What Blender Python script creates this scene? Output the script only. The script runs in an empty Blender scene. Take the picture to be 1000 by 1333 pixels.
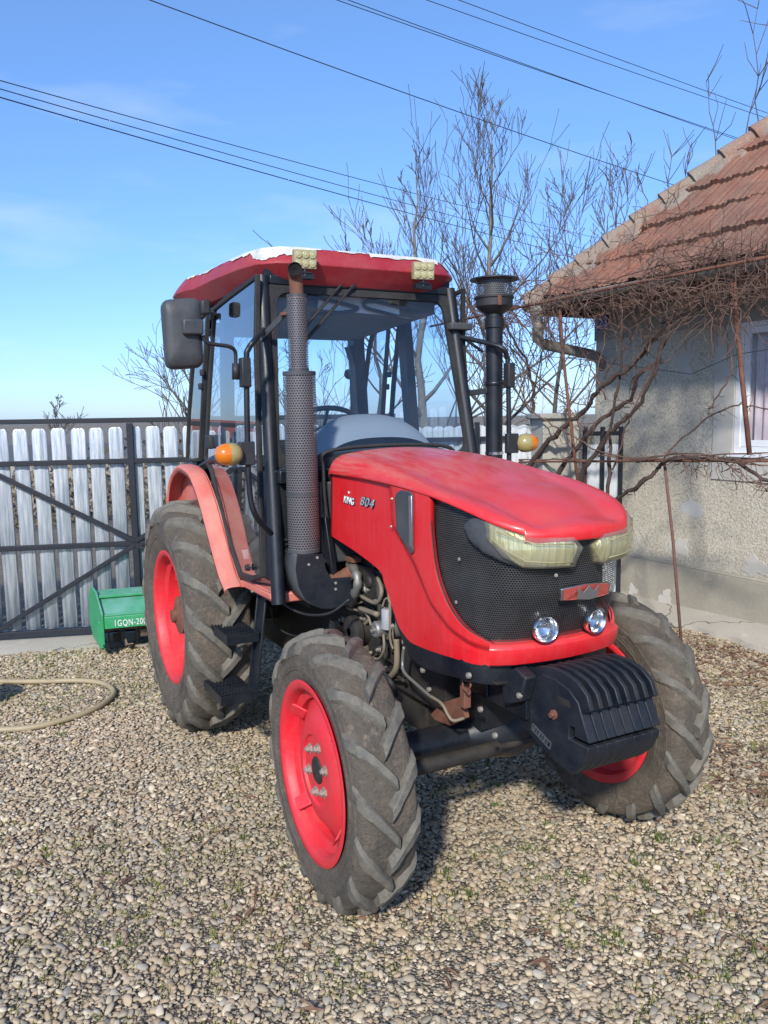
import bpy, bmesh, math, random
import numpy as np
from mathutils import Vector, Matrix
R = math.radians
random.seed(7)
sc = bpy.context.scene
COL = sc.collection
# ------------------------------------------------------------------ camera
CAM = Vector((4.554, -1.810, 1.800)); YAW, PIT, ROL, FPX = R(152.113), R(6.89), R(-0.9155), 1047.67
_f = Vector((math.cos(PIT)*math.cos(YAW), math.cos(PIT)*math.sin(YAW), -math.sin(PIT)))
_r0 = Vector((math.sin(YAW), -math.cos(YAW), 0)); _u0 = _r0.cross(_f)
_r = _r0*math.cos(ROL) + _u0*math.sin(ROL); _u = -_r0*math.sin(ROL) + _u0*math.cos(ROL)
cd = bpy.data.cameras.new('camera'); cam = bpy.data.objects.new('camera', cd); COL.objects.link(cam)
cam.matrix_world = Matrix(((_r.x, _u.x, -_f.x, CAM.x), (_r.y, _u.y, -_f.y, CAM.y), (_r.z, _u.z, -_f.z, CAM.z), (0, 0, 0, 1)))
cd.sensor_fit = 'HORIZONTAL'; cd.sensor_width = 36; cd.lens = FPX/1000*36; cd.clip_start = .05; cd.clip_end = 2000
sc.camera = cam
# ------------------------------------------------------------------ sky and sun
SUN = Vector((1.25, -1.0, 1.05)).normalized()
w = bpy.data.worlds.new('World'); sc.world = w; w.use_nodes = True
nt = w.node_tree; nt.nodes.clear()
out = nt.nodes.new('ShaderNodeOutputWorld'); bg = nt.nodes.new('ShaderNodeBackground'); sky = nt.nodes.new('ShaderNodeTexSky')
sky.sky_type = 'NISHITA'; sky.sun_disc = False; sky.sun_elevation = math.asin(SUN.z); sky.sun_rotation = math.atan2(SUN.x, SUN.y)
sky.air_density = 1.0; sky.dust_density = .3; sky.ozone_density = 2.0
bg.inputs[1].default_value = .145
# thin high cloud in the sky itself
tc = nt.nodes.new('ShaderNodeTexCoord'); mp = nt.nodes.new('ShaderNodeMapping'); mp.inputs['Scale'].default_value = (2.2, 2.2, 9)
nz = nt.nodes.new('ShaderNodeTexNoise'); nz.inputs['Scale'].default_value = 1.6; nz.inputs['Detail'].default_value = 5
cr = nt.nodes.new('ShaderNodeValToRGB'); cr.color_ramp.elements[0].position = .55; cr.color_ramp.elements[1].position = .85
cr.color_ramp.elements[0].color = (0, 0, 0, 1); cr.color_ramp.elements[1].color = (.28, .28, .28, 1)
mx = nt.nodes.new('ShaderNodeMixRGB'); mx.inputs[2].default_value = (6.2, 6.6, 7.0, 1)
tint = nt.nodes.new('ShaderNodeMixRGB'); tint.blend_type = 'MULTIPLY'; tint.inputs[0].default_value = 1; tint.inputs[2].default_value = (.80, 1.03, 1.30, 1)
L = nt.links.new
L(tc.outputs['Generated'], mp.inputs[0]); L(mp.outputs[0], nz.inputs[0]); L(nz.outputs[0], cr.inputs[0]); L(cr.outputs[0], mx.inputs[0])
sp_ = nt.nodes.new('ShaderNodeSeparateXYZ'); er = nt.nodes.new('ShaderNodeValToRGB'); t2 = nt.nodes.new('ShaderNodeMixRGB'); t2.blend_type = 'MULTIPLY'; t2.inputs[0].default_value = 1
L(tc.outputs['Generated'], sp_.inputs[0]); L(sp_.outputs[2], er.inputs[0]); er.color_ramp.elements[0].position = 0; er.color_ramp.elements[0].color = (.60, .65, .90, 1); er.color_ramp.elements[1].position = .45; er.color_ramp.elements[1].color = (1, 1, 1, 1)
L(sky.outputs[0], tint.inputs[1]); L(tint.outputs[0], t2.inputs[1]); L(er.outputs[0], t2.inputs[2]); L(t2.outputs[0], mx.inputs[1]); L(mx.outputs[0], bg.inputs[0]); L(bg.outputs[0], out.inputs[0])
sd = bpy.data.lights.new('sun', 'SUN'); sd.energy = 4.0; sd.angle = R(3.5); sd.color = (1, .94, .86)
so = bpy.data.objects.new('sun', sd); COL.objects.link(so); so.rotation_euler = SUN.to_track_quat('Z', 'Y').to_euler()
vs = sc.view_settings; vs.view_transform = 'Standard'; vs.look = 'None'; vs.exposure = .25; vs.gamma = 1
sc.render.engine = 'CYCLES'
# ------------------------------------------------------------------ helpers
def ray(px, py):
    return (_f + _r*((px-500)/FPX) - _u*((py-666.5)/FPX))
def at(px, py, ax, val):          # where the sight line through a photo pixel meets the plane x/y/z = val
    d = ray(px, py); t = (val-CAM[ax])/d[ax]; return CAM + d*t
def V(*a): return Vector(a)
class MB:
    def __init__(s): s.v = []; s.f = []; s.m = []
    def add(s, vs, fs, mi=0):
        b = len(s.v); s.v.extend([tuple(p) for p in vs]); s.f.extend([tuple(i+b for i in f) for f in fs]); s.m.extend([mi]*len(fs)); return s
    def box(s, c, sz, rot=None, mi=0):
        c = Vector(c); vs = []
        for x in (-.5, .5):
            for y in (-.5, .5):
                for z in (-.5, .5):
                    p = Vector((x*sz[0], y*sz[1], z*sz[2]))
                    if rot is not None: p = rot @ p
                    vs.append(p+c)
        return s.add(vs, [(0,1,3,2),(4,6,7,5),(0,4,5,1),(2,3,7,6),(0,2,6,4),(1,5,7,3)], mi)
    def span(s, a, b, mi=0):
        a = Vector(a); b = Vector(b); return s.box((a+b)/2, [abs(b[i]-a[i]) for i in range(3)], None, mi)
    def tube(s, pts, r, n=8, cap=True, mi=0, closed=False):
        pts = [Vector(p) for p in pts]; k = len(pts)
        if not hasattr(r, '__len__'): r = [r]*k
        T = []
        for i in range(k):
            a = pts[max(i-1, 0)]; b = pts[min(i+1, k-1)]
            if closed: a = pts[(i-1) % k]; b = pts[(i+1) % k]
            t = b-a; T.append(t.normalized() if t.length > 1e-9 else Vector((0, 0, 1)))
        up = Vector((0, 0, 1)) if abs(T[0].z) < .9 else Vector((1, 0, 0))
        N = (up - T[0]*up.dot(T[0])).normalized(); vs = []
        for i in range(k):
            N = (N - T[i]*N.dot(T[i]))
            N = N.normalized() if N.length > 1e-6 else T[i].orthogonal().normalized()
            B = T[i].cross(N)
            for j in range(n):
                a = 2*math.pi*j/n; vs.append(pts[i] + (N*math.cos(a)+B*math.sin(a))*r[i])
        fs = []
        for i in range(k if closed else k-1):
            for j in range(n):
                a = i*n+j; b = i*n+(j+1) % n; q = ((i+1) % k)*n
                fs.append((a, b, q+(j+1) % n, q+j))
        if cap and not closed:
            fs.append(tuple(range(n-1, -1, -1))); fs.append(tuple((k-1)*n+j for j in range(n)))
        return s.add(vs, fs, mi)
    def bar(s, a, b, w, h, up=(0, 0, 1), mi=0):
        a = Vector(a); b = Vector(b); t = (b-a); l = t.length; t.normalize(); up = Vector(up)
        y = up.cross(t); y = y.normalized() if y.length > 1e-5 else Vector((1,0,0)).cross(t).normalized(); z = t.cross(y)
        m = Matrix((t, y, z)).transposed(); return s.box((a+b)/2, (l, w, h), m, mi)
    def lathe(s, prof, o=(0,0,0), ax=(0,0,1), n=32, mi=0, a0=0, a1=2*math.pi):
        o = Vector(o); ax = Vector(ax).normalized(); u = ax.orthogonal().normalized()
        if abs(ax.y) > .99: u = Vector((1, 0, 0))
        q = ax.cross(u); full = abs(a1-a0-2*math.pi) < 1e-6; cnt = n if full else n+1; vs = []; fs = []
        for r, h in prof:
            for j in range(cnt):
                a = a0+(a1-a0)*j/n; vs.append(o + ax*h + (u*math.cos(a)+q*math.sin(a))*r)
        for i in range(len(prof)-1):
            for j in range(n):
                j2 = (j+1) % cnt
                fs.append((i*cnt+j, i*cnt+j2, (i+1)*cnt+j2, (i+1)*cnt+j))
        return s.add(vs, fs, mi)
    def cyl(s, a, b, r, n=20, mi=0):
        a = Vector(a); b = Vector(b); l = (b-a).length; return s.lathe([(0, 0), (r, 0), (r, l), (0, l)], a, b-a, n, mi)
    def prism(s, poly, vec, mi=0):
        vec = Vector(vec); k = len(poly); vs = [Vector(p) for p in poly] + [Vector(p)+vec for p in poly]
        fs = [tuple(range(k-1, -1, -1)), tuple(range(k, 2*k))] + [(i, (i+1) % k, k+(i+1) % k, k+i) for i in range(k)]
        return s.add(vs, fs, mi)
    def grid(s, rows, mi=0, flip=False, closed=False):
        n = len(rows[0]); vs = [p for r in rows for p in r]; fs = []
        for i in range(len(rows)-1):
            for j in range(n if closed else n-1):
                j2 = (j+1) % n; f = (i*n+j, i*n+j2, (i+1)*n+j2, (i+1)*n+j)
                fs.append(f[::-1] if flip else f)
        return s.add(vs, fs, mi)
    def mirror(s):
        m = MB(); m.v = [(x, -y, z) for x, y, z in s.v]; m.f = [f[::-1] for f in s.f]; m.m = list(s.m); return m
    def build(s, name, mat, parent=None, smooth=False, bevel=0, solid=0, sub=0, auto=None, loc=None):
        me = bpy.data.meshes.new(name); me.from_pydata(s.v, [], s.f)
        mats = mat if isinstance(mat, (list, tuple)) else [mat]
        for m in mats: me.materials.append(m)
        if len(mats) > 1: me.polygons.foreach_set('material_index', s.m)
        bm = bmesh.new(); bm.from_mesh(me); bmesh.ops.recalc_face_normals(bm, faces=bm.faces); bm.to_mesh(me); bm.free()
        if smooth or auto: me.polygons.foreach_set('use_smooth', [True]*len(me.polygons))
        me.update()
        o = bpy.data.objects.new(name, me); COL.objects.link(o)
        if parent is not None:
            o.parent = parent
            if '_o' in parent: o.location = [-c for c in parent['_o']]
        if loc is not None: o.location = loc
        if solid: md = o.modifiers.new('solid', 'SOLIDIFY'); md.thickness = solid; md.offset = -1
        if sub: md = o.modifiers.new('sub', 'SUBSURF'); md.levels = sub; md.render_levels = sub
        if bevel: md = o.modifiers.new('bevel', 'BEVEL'); md.width = bevel; md.segments = 2; md.limit_method = 'ANGLE'; md.angle_limit = R(35)
        if auto or bevel:
            me.polygons.foreach_set('use_smooth', [True]*len(me.polygons))
            try: me.set_sharp_from_angle(angle=R(auto or 40))
            except Exception: pass
        return o
def empty(name, loc=(0,0,0), parent=None, label=None, cat=None, group=None, off=True):
    o = bpy.data.objects.new(name, None); COL.objects.link(o); o.location = loc; o.empty_display_size = .2
    if off: o['_o'] = tuple(loc)
    if parent is not None: o.parent = parent
    if label: o['label'] = label
    if cat: o['category'] = cat
    if group: o['group'] = group
    return o
def tag(o, label=None, cat=None, group=None, kind=None):
    if label: o['label'] = label
    if cat: o['category'] = cat
    if group: o['group'] = group
    if kind: o['kind'] = kind
    return o
def text_mesh(name, txt, mat, origin, xdir, updir, size, depth, parent, width=None, shear=0, align='LEFT'):
    c = bpy.data.curves.new(name, 'FONT'); c.body = txt; c.size = size; c.extrude = depth/2; c.shear = shear; c.space_character = 1.12; c.align_x = align
    o = bpy.data.objects.new('t', c); COL.objects.link(o); bpy.context.view_layer.update()
    dg = bpy.context.evaluated_depsgraph_get(); me = bpy.data.meshes.new_from_object(o.evaluated_get(dg)); bpy.data.objects.remove(o)
    X = Vector(xdir).normalized(); Z = X.cross(Vector(updir)).normalized(); Y = Z.cross(X)
    M = Matrix((X, Y, Z)).transposed().to_4x4(); M.translation = Vector(origin)
    if width:
        xs = [v.co.x for v in me.vertices]; k = width/(max(xs)-min(xs)); M = M @ Matrix.Diagonal((k, 1, 1, 1))
    me.transform(M); me.materials.clear(); me.materials.append(mat)
    o = bpy.data.objects.new(name, me); COL.objects.link(o)
    if parent is not None:
        o.parent = parent
        if '_o' in parent: o.location = [-q for q in parent['_o']]
    return o
# ------------------------------------------------------------------ materials
def newmat(name):
    m = bpy.data.materials.new(name); m.use_nodes = True; nt = m.node_tree; nt.nodes.clear()
    o = nt.nodes.new('ShaderNodeOutputMaterial'); b = nt.nodes.new('ShaderNodeBsdfPrincipled'); nt.links.new(b.outputs[0], o.inputs[0])
    return m, nt, b, o
def N(nt, t, **k):
    n = nt.nodes.new('ShaderNode'+t)
    for a, v in k.items():
        if a.startswith('i_'):
            key = a[2:]; key = int(key) if key.isdigit() else key.replace('_', ' ')
            n.inputs[key].default_value = v
        else: setattr(n, a, v)
    return n
def coords(nt, scale=(1,1,1), kind='Object'):
    t = N(nt, 'TexCoord'); m = N(nt, 'Mapping'); m.inputs['Scale'].default_value = scale; nt.links.new(t.outputs[kind], m.inputs[0]); return m.outputs[0]
def noise(nt, co, sc_, det=4, rough=.6): 
    n = N(nt, 'TexNoise'); n.inputs['Scale'].default_value = sc_; n.inputs['Detail'].default_value = det; n.inputs['Roughness'].default_value = rough
    nt.links.new(co, n.inputs[0]); return n.outputs[0]
def ramp(nt, f, stops):
    r = N(nt, 'ValToRGB'); e = r.color_ramp.elements
    while len(e) < len(stops): e.new(.5)
    for i, (p, c) in enumerate(stops): e[i].position = p; e[i].color = (c, c, c, 1) if isinstance(c, (int, float)) else (*c, 1)
    nt.links.new(f, r.inputs[0]); return r.outputs[0]
def mix(nt, f, a, b, mode='MIX'):
    m = N(nt, 'MixRGB', blend_type=mode)
    for i, x in ((0, f), (1, a), (2, b)):
        if isinstance(x, (int, float)): m.inputs[i].default_value = x if i == 0 else (x, x, x, 1)
        elif isinstance(x, tuple): m.inputs[i].default_value = (*x, 1)
        else: nt.links.new(x, m.inputs[i])
    return m.outputs[0]
def math_(nt, op, a, b=0.):
    m = N(nt, 'Math', operation=op)
    for i, x in ((0, a), (1, b)):
        if isinstance(x, (int, float)): m.inputs[i].default_value = x
        else: nt.links.new(x, m.inputs[i])
    return m.outputs[0]
def bump(nt, b, h, s=.3, d=.01):
    n = N(nt, 'Bump'); n.inputs['Strength'].default_value = s; n.inputs['Distance'].default_value = d
    nt.links.new(h, n.inputs['Height']); nt.links.new(n.outputs[0], b.inputs['Normal'])
def up_mask(nt):       # faces that look up: settled dust; on the green paint, painted top light
    g = N(nt, 'NewGeometry'); s = N(nt, 'SeparateXYZ'); nt.links.new(g.outputs['Normal'], s.inputs[0])
    return ramp(nt, s.outputs[2], [(.15, 0.), (.95, 1.)])
def paint(name, col, dust=(.3, .27, .22), amt=.35, rough=.35, updust_light=.3, sc_=6, spot=.3, coat=0., metal=0., streak=False):
    m, nt, b, o = newmat(name); co = coords(nt)
    n1 = ramp(nt, noise(nt, co, sc_, 6, .65), [(.35, 0.), (.75, 1.)])
    n2 = ramp(nt, noise(nt, co, sc_*14, 3, .7), [(.52, 0.), (.72, 1.)])
    c = mix(nt, math_(nt, 'MULTIPLY', n1, amt), col, dust)
    c = mix(nt, math_(nt, 'MULTIPLY', n2, spot), c, dust)
    if updust_light: 
        f = math_(nt, 'MULTIPLY', up_mask(nt), updust_light); f = math_(nt, 'MULTIPLY', f, math_(nt, 'ADD', n1, .45)); c = mix(nt, f, c, dust)
    if streak:
        st = ramp(nt, noise(nt, coords(nt, (9, 9, .7)), 5, 5, .7), [(.45, 0.), (.8, 1.)]); c = mix(nt, math_(nt, 'MULTIPLY', st, .20), c, dust)
    nt.links.new(c, b.inputs['Base Color']); b.inputs['Metallic'].default_value = metal
    rr = math_(nt, 'ADD', math_(nt, 'MULTIPLY', n1, .25), rough); nt.links.new(rr, b.inputs['Roughness'])
    b.inputs['Coat Weight'].default_value = coat; b.inputs['Coat Roughness'].default_value = .15
    bump(nt, b, noise(nt, co, sc_*20, 3), .12, .002)
    return m
M = {}
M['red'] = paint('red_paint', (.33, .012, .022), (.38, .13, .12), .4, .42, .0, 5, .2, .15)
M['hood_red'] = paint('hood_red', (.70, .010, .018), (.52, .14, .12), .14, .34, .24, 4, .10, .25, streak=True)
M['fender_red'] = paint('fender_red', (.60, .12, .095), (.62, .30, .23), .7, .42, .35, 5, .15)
M['rim_red'] = paint('rim_red', (.70, .014, .032), (.34, .15, .11), .28, .42, .12, 5, .24)
M['black'] = paint('black_paint', (.005, .008, .013), (.09, .085, .08), .12, .34, .12, 7, .10)
M['black_weight'] = paint('weight_paint', (.004, .008, .015), (.09, .08, .07), .14, .5, .06, 12, .16)
M['black_weight'].node_tree.nodes['Bump'].inputs['Strength'].default_value = .6
M['plastic'] = paint('black_plastic', (.014, .015, .018), (.08, .08, .08), .25, .5, .1, 9, .12)
M['rubber_seal'] = paint('rubber_seal', (.012, .012, .013), (.08, .08, .07), .3, .6, .1)
M['steel_frame'] = paint('gate_frame', (.004, .007, .014), (.05, .05, .06), .1, .5, .05)
M['rust'] = paint('rust', (.12, .045, .028), (.26, .12, .07), .8, .75, .1, 18, .4)
M['rebar'] = paint('rebar', (.13, .065, .05), (.22, .13, .10), .7, .8, .1, 30, .3)
M['grease'] = paint('engine_grime', (.05, .043, .034), (.20, .17, .12), .7, .6, .3, 14, .4)
M['dark_grime'] = paint('dark_grime', (.014, .013, .012), (.06, .05, .04), .6, .6, .3, 10, .2)
M['alu'] = paint('cast_aluminium', (.30, .30, .29), (.2, .18, .14), .6, .45, .2, 14, .3, metal=.6)
M['pipe_beige'] = paint('dusty_pipe', (.24, .20, .14), (.13, .11, .08), .6, .6, .2, 12, .2)
M['bolt'] = paint('bolt_zinc', (.45, .42, .36), (.25, .2, .15), .5, .4, .2, 40, .2, metal=.5)
M['chrome'] = paint('chrome', (.75, .75, .75), (.4, .38, .35), .15, .12, .0, 10, .05, metal=1.)
M['white_panel'] = paint('white_paint', (.78, .78, .76), (.5, .48, .44), .3, .4, 0, 9, .1)
M['grey_plastic'] = paint('grey_plastic', (.30, .31, .32), (.36, .35, .33), .4, .5, .1, 6, .1)
M['dash'] = paint('dash_grey', (.26, .28, .30), (.30, .29, .27), .3, .55, .1, 6, .1)
M['liner'] = paint('roof_liner', (.16, .17, .18), (.2, .2, .2), .2, .8, 0, 6, .05)
M['interior'] = paint('interior_dark', (.03, .035, .042), (.08, .08, .08), .3, .6, .1, 6, .05)
M['green'] = paint('green_paint', (.015, .29, .085), (.16, .38, .31), .35, .45, .75, 9, .3)  # paler where it faces up: light from above put into the colour
M['mud'] = paint('dried_mud', (.16, .10, .07), (.30, .24, .18), .8, .85, .3, 12, .4)
M['hose'] = paint('hose_beige', (.40, .33, .20), (.25, .19, .12), .6, .5, .1, 8, .3)
M['grey_tub'] = paint('grey_tub', (.28, .27, .25), (.35, .3, .25), .5, .6, .2)
M['cable'] = paint('cable', (.02, .022, .03), (.05, .05, .06), .2, .6, 0)
M['pillar'] = paint('pillar_plaster', (.33, .32, .27), (.45, .43, .38), .7, .85, .1, 7, .3)
M['upvc'] = paint('window_white', (.80, .82, .84), (.6, .58, .55), .15, .3, 0, 7, .04)
M['plaster_smooth'] = paint('plaster_smooth', (.56, .54, .48), (.36, .34, .29), .6, .85, .0, 3, .1)
M['led_housing'] = paint('led_housing', (.40, .36, .20), (.2, .18, .13), .5, .5, .2, 12, .2)
M['zinc'] = paint('old_zinc', (.20, .195, .175), (.30, .27, .22), .5, .6, .1, 8, .2)
M['patina'] = paint('plastic_grey_scratched', (.040, .044, .048), (.12, .12, .12), .5, .5, .2, 8, .25)

def tyre_mat():
    m, nt, b, o = newmat('tyre_rubber'); co = coords(nt)
    n1 = ramp(nt, noise(nt, co, 5, 7, .7), [(.3, 0.), (.75, 1.)]); n2 = noise(nt, co, 60, 4, .8)
    n3 = ramp(nt, noise(nt, co, 22, 5, .7), [(.55, 0.), (.7, 1.)])
    c = mix(nt, n1, (.065, .058, .048), (.21, .165, .115)); c = mix(nt, math_(nt, 'MULTIPLY', n3, .7), c, (.28, .22, .155))
    c = mix(nt, ramp(nt, n2, [(.3, .0), (.7, .45)]), c, (.035, .033, .03), 'MIX')
    nt.links.new(c, b.inputs['Base Color']); b.inputs['Roughness'].default_value = .85
    h = mix(nt, .5, n2, noise(nt, co, 14, 6, .7)); bump(nt, b, h, 1.0, .02)
    return m
M['tyre'] = tyre_mat()
def lug_mat():
    m, nt, b, o = newmat('lug_rubber'); co = coords(nt)
    n1 = ramp(nt, noise(nt, co, 9, 6, .7), [(.35, 0.), (.75, 1.)])
    c = mix(nt, n1, (.095, .094, .080), (.17, .15, .115)); c = mix(nt, ramp(nt, noise(nt, co, 45, 5, .8), [(.45, 0.), (.7, .6)]), c, (.22, .18, .13)); c = mix(nt, ramp(nt, noise(nt, co, 30, 4, .7), [(.55, 0.), (.75, .6)]), c, (.03, .03, .027)); 
    nt.links.new(c, b.inputs['Base Color']); b.inputs['Roughness'].default_value = .75
    bump(nt, b, noise(nt, co, 70, 4, .7), .5, .006); return m
M['lug'] = lug_mat()
def perforated(name, scale, col, hole=.34, metal=.4, mode='uv', rough=.4):
    # round punched holes, let light through
    m, nt, b, o = newmat(name)
    t = N(nt, 'UVMap'); mp = N(nt, 'Mapping'); mp.inputs['Scale'].default_value = (scale, scale, 1); nt.links.new(t.outputs[0], mp.inputs[0])
    s = N(nt, 'SeparateXYZ'); nt.links.new(mp.outputs[0], s.inputs[0])
    row = math_(nt, 'FLOOR', s.outputs[1]); odd = math_(nt, 'MODULO', row, 2.)
    x = math_(nt, 'FRACT', math_(nt, 'ADD', s.outputs[0], math_(nt, 'MULTIPLY', odd, .5))); y = math_(nt, 'FRACT', s.outputs[1])
    dx = math_(nt, 'SUBTRACT', x, .5); dy = math_(nt, 'SUBTRACT', y, .5)
    d = math_(nt, 'SQRT', math_(nt, 'ADD', math_(nt, 'MULTIPLY', dx, dx), math_(nt, 'MULTIPLY', dy, dy)))
    h = math_(nt, 'LESS_THAN', d, hole)
    tr = N(nt, 'BsdfTransparent'); ms = N(nt, 'MixShader'); nt.links.new(h, ms.inputs[0]); nt.links.new(b.outputs[0], ms.inputs[1]); nt.links.new(tr.outputs[0], ms.inputs[2])
    nt.links.new(ms.outputs[0], o.inputs[0])
    n1 = ramp(nt, noise(nt, coords(nt), 8, 5, .7), [(.35, 0.), (.75, 1.)])
    nt.links.new(mix(nt, n1, col, tuple(c*.6+.08 for c in col)), b.inputs['Base Color']); b.inputs['Metallic'].default_value = metal; b.inputs['Roughness'].default_value = rough
    return m
M['perf'] = perforated('perforated_shield', 1, (.17, .158, .165), .37, .3)
M['perf_dark'] = perforated('perforated_dark', 1, (.09, .09, .09), .36, .2)
M['mesh'] = perforated('grille_mesh', 1, (.060, .060, .060), .40, .3, rough=.35)
def glass_mat(name, tint=(.80, .9, .97), f0=.06, dust=.03, fk=1.6):
    m, nt, b, o = newmat(name); nt.nodes.remove(b)
    tr = N(nt, 'BsdfTransparent'); tr.inputs[0].default_value = (*tint, 1); gl = N(nt, 'BsdfGlossy'); gl.inputs['Roughness'].default_value = .01
    lw = N(nt, 'LayerWeight'); fr = N(nt, 'Math', operation='POWER'); nt.links.new(lw.outputs['Facing'], fr.inputs[0]); fr.inputs[1].default_value = 4.0
    f = math_(nt, 'ADD', math_(nt, 'MULTIPLY', fr.outputs[0], fk*.55), f0)
    ms = N(nt, 'MixShader'); nt.links.new(f, ms.inputs[0]); nt.links.new(tr.outputs[0], ms.inputs[1]); nt.links.new(gl.outputs[0], ms.inputs[2])
    df = N(nt, 'BsdfDiffuse'); df.inputs[0].default_value = (.5, .48, .44, 1); m2 = N(nt, 'MixShader')
    n1 = ramp(nt, noise(nt, coords(nt), 5, 6, .7), [(.3, dust*.3), (.8, dust*1.8)]); nt.links.new(n1, m2.inputs[0])
    nt.links.new(ms.outputs[0], m2.inputs[1]); nt.links.new(df.outputs[0], m2.inputs[2]); nt.links.new(m2.outputs[0], o.inputs[0])
    return m
M['glass'] = glass_mat('cab_glass', (.82, .91, .98), .075, .012, 1.)
M['door_glass'] = glass_mat('door_glass', (.84, .90, .95), .19, .015, 1.6)
M['door_glass_skytint'] = glass_mat('door_glass_sky', (.66, .77, .88), .30, .02, 1.6)  # near door only: sky reflection put into a darker, bluer tint
M['house_glass'] = glass_mat('house_glass', (.95, .96, .97), .04, .01, 1.)
def lid_mat():
    m = M['hood_red'].copy(); m.name = 'hood_top_red'; nt = m.node_tree; b = [n for n in nt.nodes if n.type == 'BSDF_PRINCIPLED'][0]; src = b.inputs['Base Color'].links[0].from_socket
    co = coords(nt); s = N(nt, 'SeparateXYZ'); nt.links.new(co, s.inputs[0]); gx = ramp(nt, math_(nt, 'MULTIPLY', math_(nt, 'SUBTRACT', s.outputs[0], 1.2), .8), [(.05, 1.), (.95, 0.)])
    n1 = ramp(nt, noise(nt, coords(nt, (1.2, 8, 8)), 3, 7, .75), [(.42, 0.), (.62, 1.)]); n2 = ramp(nt, noise(nt, coords(nt, (1.2, 14, 14)), 5, 5, .7), [(.5, 0.), (.62, 1.)])
    f = math_(nt, 'MULTIPLY', math_(nt, 'MULTIPLY', n1, gx), math_(nt, 'MULTIPLY', up_mask(nt), .42)); c = mix(nt, f, src, (.58, .46, .36)); c = mix(nt, math_(nt, 'MULTIPLY', math_(nt, 'MULTIPLY', n2, gx), .35), c, (.42, .30, .24)); nt.links.new(c, b.inputs['Base Color']); return m
def lens_mat(name, col, rough=.15, alpha=.5):
    m, nt, b, o = newmat(name); b.inputs['Base Color'].default_value = (*col, 1); b.inputs['Roughness'].default_value = rough
    b.inputs['Transmission Weight'].default_value = alpha; b.inputs['Coat Weight'].default_value = .6; b.inputs['Coat Roughness'].default_value = .08
    n = noise(nt, coords(nt), 30, 4); bump(nt, b, n, .1, .002); return m
def headlight_mat():
    m, nt, b, o = newmat('headlight_lens'); co = coords(nt)
    n1 = ramp(nt, noise(nt, co, 18, 4, .6), [(.3, 0.), (.7, 1.)])
    nt.links.new(mix(nt, n1, (.50, .47, .24), (.62, .60, .38)), b.inputs['Base Color'])
    b.inputs['Roughness'].default_value = .22; b.inputs['Transmission Weight'].default_value = .35; b.inputs['Coat Weight'].default_value = 1.; b.inputs['Coat Roughness'].default_value = .06
    return m
M['lens'] = glass_mat('headlight_lens', (.90, .87, .60), .08, .22); M['lid_red'] = lid_mat()
def reflector_mat():
    m, nt, b, o = newmat('lamp_reflector'); co = coords(nt); n = noise(nt, coords(nt, (14, 30, 2)), 2, 2, .4); b.inputs['Base Color'].default_value = (.82, .81, .66, 1); b.inputs['Metallic'].default_value = .6; b.inputs['Roughness'].default_value = .3; bump(nt, b, n, .6, .03); return m
M['reflector'] = reflector_mat()
M['orange'] = lens_mat('orange_lens', (.95, .24, .01), .2, .3)
M['amber_clear'] = lens_mat('yellowed_lens', (.50, .42, .16), .2, .35)
M['clear'] = glass_mat('fog_glass', (.9, .93, .95), .08, .06)
M['led'] = lens_mat('led_lens', (.55, .52, .28), .25, .2)
def simple(name, col, rough=.5, metal=0.):
    m, nt, b, o = newmat(name); b.inputs['Base Color'].default_value = (*col, 1); b.inputs['Roughness'].default_value = rough; b.inputs['Metallic'].default_value = metal
    return m
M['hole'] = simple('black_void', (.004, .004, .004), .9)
M['blue_plate'] = simple('blue_enamel', (.015, .03, .30), .25)
M['white_text'] = simple('white_lettering', (.8, .8, .8), .4)
M['silver_text'] = simple('silver_lettering', (.55, .62, .68), .25, .5)
M['weight_text'] = simple('faded_lettering', (.07, .08, .085), .6)
M['emblem_red'] = paint('emblem_red', (.42, .06, .045), (.5, .18, .13), .5, .3, 0, 60, .2)
def wall_mat():
    m, nt, b, o = newmat('roughcast'); co = coords(nt)
    big = ramp(nt, noise(nt, co, .9, 4, .6), [(.35, 0.), (.7, 1.)])
    st = ramp(nt, noise(nt, coords(nt, (3, 3, .35)), 2, 4, .6), [(.4, 0.), (.75, 1.)])
    fine = noise(nt, co, 75, 3, .8); f2 = ramp(nt, fine, [(.36, 0.), (.54, 1.)])
    v = N(nt, 'TexVoronoi'); v.inputs['Scale'].default_value = 60; nt.links.new(co, v.inputs[0])
    c = mix(nt, big, (.56, .51, .40), (.68, .63, .52)); c = mix(nt, math_(nt, 'MULTIPLY', st, .5), c, (.47, .42, .31))
    c = mix(nt, f2, (.30, .275, .22), c)
    # pale patches where the render has come off
    p = ramp(nt, noise(nt, co, 1.9, 6, .55), [(.63, 0.), (.645, 1.)]); c = mix(nt, math_(nt, 'MULTIPLY', p, .8), c, (.50, .50, .49))
    nt.links.new(c, b.inputs['Base Color']); b.inputs['Roughness'].default_value = .92
    h = mix(nt, .5, fine, v.outputs[0]); h = mix(nt, p, h, (.6, .6, .6)); bump(nt, b, h, .6, .012); return m
M['wall'] = wall_mat()
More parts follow.
